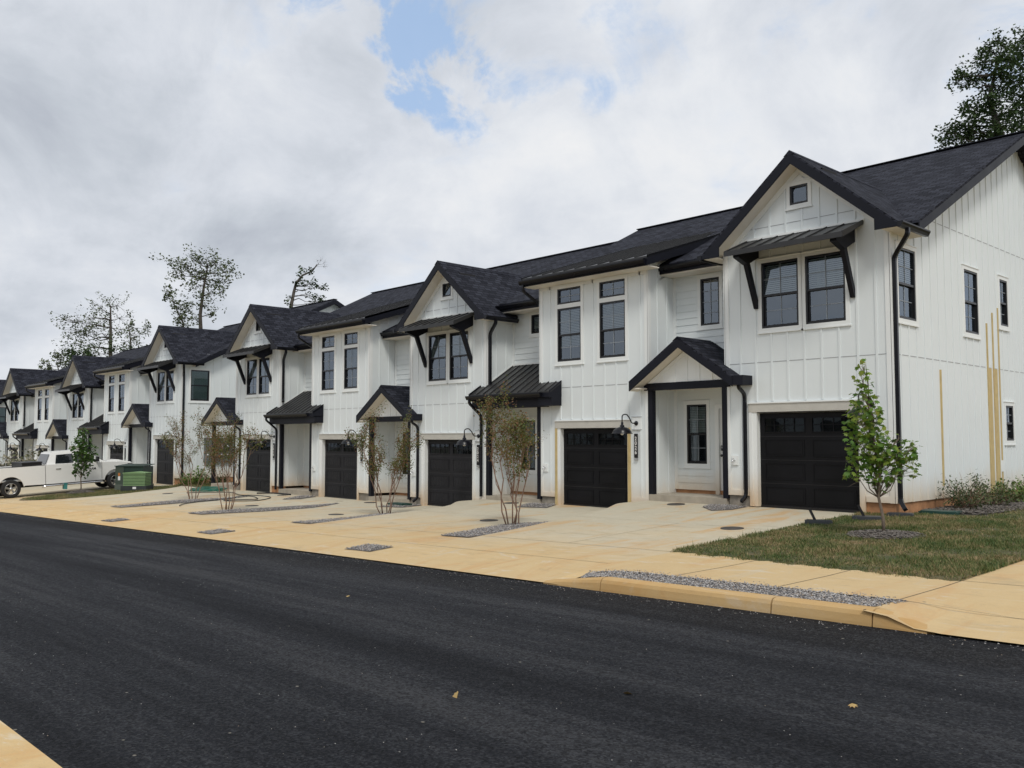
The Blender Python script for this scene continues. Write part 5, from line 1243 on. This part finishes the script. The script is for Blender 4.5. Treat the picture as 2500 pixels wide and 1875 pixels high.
big_tree("bent windswept tree rising behind the middle roofs", [(706, 775), (707, 745), (713, 712), (722, 690), (742, 672), (762, 660), (780, 645)],
  [(730, 675, 9), (745, 665, 9), (757, 668, 7), (738, 690, 8), (752, 695, 10), (750, 710, 10), (768, 690, 8), (782, 695, 8), (790, 706, 5), (755, 720, 9), (768, 728, 9), (782, 735, 8), (770, 740, 9), (785, 722, 6), (706, 742, 6), (708, 726, 5), (722, 690, 5)], 80, (.15, .26), 330, 'ldark', 47, .20, twigs=4)
q_ = big_tree("bare twiggy top behind the middle roofs, leaning right", [(762, 662), (775, 645)],
  [(785, 632, 9, .12), (795, 640, 8, .15), (775, 635, 7, .05), (798, 652, 7, .15)], 80, (.14, .2), 150, 'ldark', 48, .06, ground=P_(762, 662, 80)[2]-.2, twigs=14)
big_tree("dense dark oak rising behind the end townhouse at the right", [(2440, 420), (2435, 330), (2425, 240), (2432, 150)],
  [(2440, 95, 13), (2425, 120, 20), (2450, 125, 20), (2400, 150, 16), (2470, 140, 18), (2335, 192, 15), (2360, 188, 17), (2385, 195, 16), (2350, 205, 12), (2410, 170, 18), (2435, 165, 22), (2465, 175, 20), (2405, 215, 16), (2435, 210, 20), (2400, 250, 20), (2425, 250, 24), (2372, 272, 20), (2395, 285, 26), (2430, 290, 28),
   (2345, 312, 20), (2370, 320, 24), (2400, 330, 26), (2440, 335, 26), (2312, 338, 17), (2335, 345, 18), (2300, 360, 13), (2350, 365, 18)], 50, (.11, .19), 900, 'ldark', 49, .28, twigs=7, spread=.5)
big_tree("second dark oak cut by the right edge behind the roof", [(2560, 420), (2560, 300), (2550, 180)],
  [(2495, 90, 16), (2515, 110, 25), (2488, 130, 18), (2480, 200, 20), (2510, 190, 24), (2485, 165, 14), (2500, 235, 22), (2530, 250, 30), (2480, 275, 24), (2510, 300, 30), (2475, 330, 26), (2550, 320, 30), (2560, 150, 30), (2590, 220, 34)], 52, (.11, .19), 900, 'ldark', 50, .28, twigs=7, spread=.5)

# ---------------------------------------------------------------- small things on the ground
def at(x, y, s, dz=0.0): return (x, y, Gz(x, min(y, 0), s)+dz)
mcol = plain("cast iron", (0.055, 0.048, 0.042), 0.6, var=.3, vs=20)
for x, y, k, lab in ((-9.45, -3.5, 'A', "dark round cover in the nearest driveway"), (-13.0, -.42, 'A', "dark round cover at the gabled porch step"), (-15.65, -4.1, 'B', "dark round cover left of the nearest crepe myrtle"), (-18.75, -.45, 'B', "dark round cover below the metal-roofed porch"),
    (-21.85, -4.35, 'C', "dark round cover in the third driveway"), (-25.65, -.6, 'C', "dark round cover by the third porch step"), (-27.75, -3.9, 'D', "dark round cover between the fourth driveway and the hose"), (-31.85, -.5, 'D', "dark round cover at the porch near the fourth garage"), (-37.9, -2.6, 'E', "farthest dark round cover, left of the hose")):
    q = MB(); q.lathe([(0, .012), (.195, .012), (.20, .009), (.215, .009), (.22, -.01)], n=28); o = q.build('utility_cover', mcol, None, at(x, y, SLB[k], .004)); sl = (Gz(x, y, SLB[k])-Gz(x, y-.5, SLB[k]))/.5; o.rotation_euler = (math.atan(sl), -math.atan(.0), 0); tag(o, lab, 'cover', 'round iron covers in the driveways')
lidm = plain("black plastic lid", (0.035, 0.04, 0.045), 0.45, var=.2); greenp = plain("dark green plastic", (0.012, 0.05, 0.04), 0.4, var=.2)
for x, y, rz, lever, mt_, lab, w_, l_ in ((-8.42, -2.15, .5, True, lidm, "black valve box with raised lever at the lawn's left edge", .34, .5), (-7.98, -1.05, .45, True, lidm, "black valve box with raised lever nearer the maple", .36, .55), (-7.72, -.15, .4, False, lidm, "flat grey valve box lid behind the maple trunk", .3, .5), (-7.35, .95, .1, False, greenp, "dark green lid by the downspout foot at the end wall", .5, .75)):
    t = thing('valve_box', lab, 'valve box', at(x, y, .17, .03), 'valve boxes sunk in the lawn', rz)
    q = MB(); q.box(-l_/2, l_/2, -w_/2, w_/2, -.03, .045); q.box(-l_/2+.03, l_/2-.03, -w_/2+.03, w_/2-.03, .045, .058); q.build('lid', mt_, t)
    if lever: q = MB(); q.bar((-.06, 0, .05), (-.16, 0, .27), .05, .014, up=(0, 1, 0)); q.build('lever', MT['frame'], t)
t = thing('drain_cover', "flat dark green lid in the gravel by the third garage", 'lid', at(-23.75, -.75, SLB['C'], .03)); q = MB(); q.box(-.4, .4, -.2, .2, 0, .06); q.box(-.34, .34, -.15, .15, .06, .07); q.build('cover', greenp, t)
# hoses
def spline(P, n=14):
    P = [np.array(p, float) for p in P]; out = []
    for i in range(len(P)-1):
        p0, p1, p2, p3 = P[max(i-1, 0)], P[i], P[i+1], P[min(i+2, len(P)-1)]
        for k in range(n): t = k/n; out.append(.5*((2*p1)+(-p0+p2)*t+(2*p0-5*p1+4*p2-p3)*t*t+(-p0+3*p1-3*p2+p3)*t**3))
    out.append(P[-1]); return out
q = MB(); r_ = np.random.RandomState(3); pts = []
for k in range(150):
    a = 6.283*k/20; rr = .75+.28*math.sin(k*.23)+.1*math.sin(k*1.7); x = -37.6+rr*1.15*math.cos(a); y = -.95+rr*.62*math.sin(a); pts.append((x, y, Gz(x, min(y, 0), SLB['E'])+.02+.0007*k))
q.tube(pts, .016, 6); tag(q.build('garden_hose', plain("green hose rubber", (0.01, 0.13, 0.09), .35)), "coiled green garden hose on the driveway below the farthest near-block porch", 'hose')
q = MB(); hp = [(-36.9, -2.2), (-36.1, -1.55), (-35.2, -1.05), (-34.2, -1.3), (-33.2, -1.55), (-32.9, -1.35), (-32.1, -1.25), (-31.3, -1.35), (-30.5, -1.85), (-29.9, -2.7), (-30.4, -3.2), (-31.0, -3.35), (-31.1, -2.9), (-30.6, -2.3), (-31.3, -1.9), (-32.3, -1.6), (-32.8, -1.9), (-32.0, -2.5), (-31.7, -3.1), (-31.2, -4.2), (-30.6, -5.0), (-29.8, -5.5)]
q.tube([(p[0], p[1], Gz(p[0], min(p[1], 0), SLB['E'])+.04) for p in spline([(a, b, 0) for a, b in hp], 8)], .017, 6); tag(q.build('black_hose', plain("black hose rubber", (0.012, 0.012, 0.012), .4)), "long black hose looping across the driveway from the green coil", 'hose')
q = MB(); q.tube([(p[0], p[1], Gz(p[0], min(p[1], 0), SLB['D'])+.03) for p in spline([(-33.5, -.75, 0), (-33.0, -.35, 0), (-32.4, -.28, 0), (-31.6, -.3, 0)], 6)], .03, 6); tag(q.build('drain_hose', MT['gutter']), "short black pipe lying at the foot of the porch downspout", 'pipe')
# meters on the end wall of the second block
mg = plain("meter cabinet grey", (0.13, 0.145, 0.15), .45, var=.1)
t = thing('meter_cabinet', "grey electric meter cabinets on the second block's end wall behind the porch post", 'meter cabinet', (-42.83+.0, 1.9, .55))
q = MB(); q.box(0, .16, -.72, -.12, 0, 1.22); q.build('cabinet', mg, t)
q = MB(); q.box(0, .16, -.09, .72, .03, 1.2); q.build('cabinet', mg, t)
for yy in (-.42, .1, .45):
    for zz in (.35, .75) if yy > 0 else (.45,):
        q = MB(); q.lathe([(0, .10), (.05, .095), (.07, .06), (.075, 0)], (.16, yy, zz), 14, 0, 'X'); q.build('meter_dial', MT['chrome'], t)
q = MB(); q.box(.161, .163, -.62, -.5, .35, .42); q.build('label_sticker', MT['doorw'], t)
# utility boxes
tg = plain("transformer green and louvre gap shade", (0.020, 0.042, 0.034), .45, var=.15); tg2 = plain("transformer side green", (0.055, 0.075, 0.060), .5, var=.1); lg = plain("light green enamel", (0.20, 0.32, 0.15), .5, var=.12)
zt_ = Gz(-43.4, -2.0, SLB['F'])
t = thing('transformer', "tall dark green pad-mounted transformer in front of the pickup's nose", 'transformer', (-43.07, -2.08, zt_), rz=.70)
q = MB(); q.box(-.70, .70, -.5, .5, 0, .26); q.build('pad', plain("grey-green pad", (0.10, 0.12, 0.10), .8), t)
q = MB(); q.box(-.68, -.27, -.5, .45, .26, 1.10); q.build('door_panel', tg2, t)
q = MB(); q.box(-.268, .68, -.47, .45, .26, 1.10); q.ext([(-.72, -.53, 1.10), (.72, -.53, 1.10), (.72, .5, 1.17), (-.72, .5, 1.17)], (0, 0, .03)); q.build('tank', tg, t)
q = MB(); q.box(-.54, -.44, -.505, -.499, .66, .80, 0); q.build('warning_label', plain("orange label", (.45, .16, .04), .6), t)
q = MB(); q.box(-.54, -.43, -.505, -.499, .46, .64, 0); q.build('warning_label', MT['doorw'], t)
zt_ = Gz(-42.0, -2.7, SLB['F'])
t = thing('utility_pedestal', "light green louvred utility box on a black base in front of the transformer", 'utility box', (-41.97, -2.37, zt_), rz=.78)
q = MB(); q.box(-.60, .60, -.36, .36, 0, .26); q.build('base', plain("black base", (0.03, 0.035, 0.035), .7, var=.3), t)
q = MB(); q.box(-.48, .48, -.29, .29, .26, .84)
for k in range(8): z = .27+k*.068; q.box(-.51, .51, -.32, .32, z, z+.044); q.box(-.485, .485, -.295, .295, z+.044, z+.068, 1)  # darker strips between slats put the shade of the gaps into the colour
q.ext([(-.53, -.35, .82), (.53, -.35, .82), (.53, -.35, .86), (0, -.35, .91), (-.53, -.35, .86)], (0, .7, 0)); q.build('louvred_cover', [lg, tg], t)
q = MB(); q.box(-.04, .12, -.365, -.36, .12, .22); q.build('label_sticker', MT['doorw'], t)
q = MB(); q.box(-.12, .12, -.07, .07, 0, .26); q.box(-.13, .13, -.08, .08, .24, .27); tag(q.build('marker_box', plain("teal plastic", (0.06, 0.26, 0.25), .5), None, at(-44.9, -4.6, SLB['F'], .2)), "small teal box seen under the pickup's running board", 'marker box')

# ---------------------------------------------------------------- pickup
paint = plain("white car paint", (0.80, 0.80, 0.78), .22, var=.02, spec=.6); tyre = plain("tyre rubber", (0.014, 0.014, 0.015), .8); rim = plain("alloy", (0.55, 0.55, 0.56), .25, .9, var=.05)
dk = plain("tinted glass", (0.012, 0.014, 0.018), .06, var=.05, spec=.8); bk_ = plain("black plastic", (0.012, 0.012, 0.013), .55); chrome = MT['chrome']
yr_, yf_ = -6.85, -2.5
zr0, zf0 = Gz(-45, yr_, SLB['F']), Gz(-45, yf_, SLB['F'])
T = thing('pickup_truck', "white crew-cab pickup parked nose-in on the driveway at the left edge", 'pickup truck', (-45.85, yr_, zr0)); T.rotation_euler = (math.atan2(zf0-zr0, yf_-yr_), 0, 0)
WB = 4.32
def arc(cy, r, a0, a1, n=12, cz=.42): return [(cy+r*math.cos(R(a0+(a1-a0)*i/n)), cz+r*math.sin(R(a0+(a1-a0)*i/n))) for i in range(n+1)]
side = [(-1.36, .62), (-1.36, 1.34), (-1.33, 1.38), (1.17, 1.40), (1.17, .50)] 
bedp = [(-1.36, .62), (-1.38, 1.36), (1.16, 1.38), (1.16, .50), (.60, .52)]+arc(0, .54, 8, 172)+[(-.60, .60)]
cabp = [(1.19, .50), (1.19, 1.28), (1.22, 1.40), (3.70, 1.34), (3.70, .50)]
fenp = [(3.71, .50), (3.71, 1.34), (4.55, 1.31), (5.08, 1.22), (5.20, 1.05), (5.24, .62), (4.95, .56)]+arc(WB, .54, 8, 172)
q = MB()
for sx in (-1, 1):
    xo = sx*.98
    for pf in (bedp, cabp, fenp):
        # outer skin with a shoulder: lower body full width, top edge rolled in
        q.ext([(xo, y, z) for y, z in pf], (-sx*.10, 0, 0))
q.box(-.88, .88, -1.3, 1.14, .72, .80); q.box(-.88, .88, 1.08, 1.16, .8, 1.36); q.box(-.90, .90, -1.38, -1.30, .66, 1.36)
q.box(-.88, .88, 1.2, 3.7, .5, .62)
q.ext([(-.90, 3.6, 1.33), (-.90, 4.5, 1.36), (-.90, 5.05, 1.27), (-.90, 5.22, 1.08), (-.90, 5.24, .7), (-.90, 3.6, .7)], (1.80, 0, 0))
q.ext([(-.45, 3.75, 1.33), (-.45, 4.6, 1.40), (-.45, 5.02, 1.29), (-.45, 4.9, 1.2)], (.9, 0, 0))
body = q.build('body', paint, T); bv = body.modifiers.new('bevel', 'BEVEL'); bv.width = .025; bv.segments = 2; bv.limit_method = 'ANGLE'
# greenhouse
q = MB()
b0 = [(-.93, 1.24, 1.36), (.93, 1.24, 1.36), (.93, 3.86, 1.34), (-.93, 3.86, 1.34)]; r0 = [(-.74, 1.50, 1.93), (.74, 1.50, 1.93), (.72, 2.98, 1.95), (-.72, 2.98, 1.95)]
for i in range(4): j = (i+1) % 4; q.poly([b0[i], b0[j], r0[j], r0[i]])
q.poly(r0); q.ext([(-.66, 1.56, 1.93), (.66, 1.56, 1.93), (.62, 2.9, 1.95), (-.62, 2.9, 1.95)], (0, 0, .035))
cb = q.build('cab', paint, T); bv = cb.modifiers.new('bevel', 'BEVEL'); bv.width = .04; bv.segments = 3
def onside(sx, y, z): t = (z-1.35)/.59; return (sx*(.93-.20*t+.012), y, z)
for sx in (-1, 1):
    for P4 in ([(1.62, 1.42), (1.70, 1.82), (2.42, 1.84), (2.42, 1.41)], [(2.52, 1.41), (2.52, 1.84), (2.90, 1.85), (3.52, 1.41)]):
        q = MB(); q.ext([onside(sx, y, z) for y, z in P4], (sx*.008, 0, 0)); q.build('side_window', dk, T)
q = MB(); q.ext([(-.78, 3.80, 1.40), (.78, 3.80, 1.40), (.66, 3.06, 1.92), (-.66, 3.06, 1.92)], (0, .012, .012)); q.build('windshield', dk, T)
q = MB(); q.ext([(-.74, 1.262, 1.44), (.74, 1.262, 1.44), (.64, 1.45, 1.86), (-.64, 1.45, 1.86)], (0, -.012, .006)); q.build('rear_window', dk, T)
q = MB(); q.box(-.86, .86, .50, 1.06, 1.10, 1.52); q.box(-.88, .88, .48, 1.08, 1.50, 1.56); q.build('tool_box', bk_, T)
q = MB()
for sx in (-1, 1): q.box(sx*.985, sx*.88, -1.36, 1.16, 1.385, 1.41)
q.build('bed_rail', bk_, T)
q = MB()
for y in (2.47, 3.66): q.box(.981, .984, y-.006, y+.006, .56, 1.38)
for y in (2.47, 3.66): q.box(-.984, -.981, y-.006, y+.006, .56, 1.38)
q.build('door_gap', bk_, T)
for sx in (-1, 1):
    for y in (1.62, 2.62): q = MB(); q.box(sx*.984, sx*1.01, y, y+.22, 1.16, 1.195); q.build('door_handle', chrome, T)
    q = MB(); q.tube([(sx*1.02, 1.0, .40), (sx*1.03, 1.2, .42), (sx*1.03, 3.6, .42), (sx*1.02, 3.75, .40)], .04, 10); q.build('running_board', chrome, T)
    q = MB(); q.box(sx*.95, sx*1.20, 3.40, 3.50, 1.40, 1.62); q.bar((sx*.93, 3.5, 1.42), (sx*1.0, 3.46, 1.44), .05, .05); q.build('side_mirror', bk_, T)
    q = MB(); q.ext([(sx*.99, 4.98, .98), (sx*.99, 5.2, 1.0), (sx*.99, 5.1, 1.18), (sx*.99, 4.88, 1.2)], (-sx*.25, .03, 0)); q.build('headlight', dk, T)
    q = MB(); q.box(sx*.99, sx*.90, -1.41, -1.36, .85, 1.30); q.build('tail_light', plain("red lens", (.35, .01, .01), .2), T)
q = MB(); q.box(-.70, .70, 5.23, 5.27, .72, 1.10); q.build('grille', bk_, T)
q = MB(); q.box(-.96, .96, 5.15, 5.38, .48, .68); q.build('bumper', chrome, T)
q = MB(); q.box(-.96, .96, -1.55, -1.40, .52, .70); q.build('bumper', chrome, T)
q = MB(); q.box(-.7, .7, -1.3, 5.1, .42, .60)
for cy in (0, WB): q.tube([(-.8, cy, .42), (.8, cy, .42)], .08, 8)
q.build('chassis', bk_, T)
for sx in (-1, 1):
    for cy in (0, WB):
        q = MB(); q.lathe([(.25, -.12), (.36, -.135), (.40, -.12), (.415, -.07), (.415, .07), (.40, .12), (.36, .135), (.25, .12)], (sx*.86, cy, .415), 32, 0, 'X'); wh = q.build('wheel', tyre, T)
        q = MB(); q.lathe([(.26, sx*.115), (.25, sx*.13), (.235, sx*.115), (.225, sx*.03)], (sx*.86, cy, .415), 28, 0, 'X'); q.lathe([(0, sx*.12), (.06, sx*.12), (.075, sx*.09), (.075, sx*.03)], (sx*.86, cy, .415), 16, 0, 'X')
        for k in range(5):
            a = 6.283*k/5+.3; d = (math.cos(a), math.sin(a)); n_ = (-d[1], d[0])
            q.ext([(sx*.86+sx*.10, cy+d[0]*.06+n_[0]*.035*w_, .415+d[1]*.06+n_[1]*.035*w_) for w_ in (-1, 1)]+[(sx*.86+sx*.105, cy+d[0]*.235+n_[0]*.05*w_, .415+d[1]*.235+n_[1]*.05*w_) for w_ in (1, -1)], (-sx*.03, 0, 0))
        q.build('rim', rim, wh)
q = MB()
for sx in (-1, 1):
    for cy in (0, WB): q.tube([(sx*.95, y, z) for y, z in arc(cy, .545, 5, 175, 16)], .018, 5)
q.build('wheel_arch_trim', paint, T)
q = MB()
for cy in (0, WB):
    for sx in (-1, 1): q.ext([(sx*.60, y, z) for y, z in arc(cy, .56, 0, 180, 12)], (sx*.01, 0, 0))
q.build('wheel_well', bk_, T)
for o_ in [c for c in bpy.data.objects if c.type == 'MESH' and (c.parent is T or (c.parent and c.parent.parent is T))]:
    for v_ in o_.data.vertices:
        if v_.co.y > .75: v_.co.y += .27
text_mesh('door_badge', "RAM", .15, (.986, 3.52, 1.06), (R(90), 0, R(90)), bk_, T, .002)
# fallen leaves and grit on the road
lf = leaf_mat("fallen leaves", [(0.30, 0.17, 0.06), (0.42, 0.30, 0.12), (0.25, 0.10, 0.05)], .7, 1, 0)
for x, y, lab in ((-2.9, -12.2, "single pale leaf on the asphalt at the right"), (-5.05, -13.9, "brown curled leaf on the asphalt, bottom centre"), (-4.2, -13.0, "pale leaf on the asphalt right of centre"), (-9.6, -11.9, "reddish leaf on the asphalt left of the gravel strip")):
    o = leaves('fallen_leaf', np.array([[0, 0, 0.0]]), (.055, .075), lf, None, 'maple', 0.0, int(abs(x*10))); o.location = (x, y, .025*x+.02); tag(o, lab, 'leaf', 'leaves fallen on the road')

# ---------------------------------------------------------------- the same row across the street, mirrored in the window panes
def kids(o): return [c for c in CH.get(o.name, [])]
CH = {}
for o_ in bpy.data.objects:
    if o_.parent is not None: CH.setdefault(o_.parent.name, []).append(o_)
def copy_tree(o, parent=None):
    c = o.copy(); COL.objects.link(c); c.parent = parent
    for k_ in kids(o): copy_tree(k_, c)
    return c
for i, (k, x) in enumerate((('B', -12.6), ('C', -18.8), ('B', -25.0), ('C', -31.2), ('B', -37.4), ('C', -43.6), ('B', -49.8), ('C', -56.0))):
    c = copy_tree(HOUSES[k]); c.location = (x, -31.5, .025*x-.1); c.rotation_euler = (0, 0, math.pi)
    c['label'] = "white townhouse across the street, seen only as a reflection in the panes"; c['group'] = "townhouses across the street"
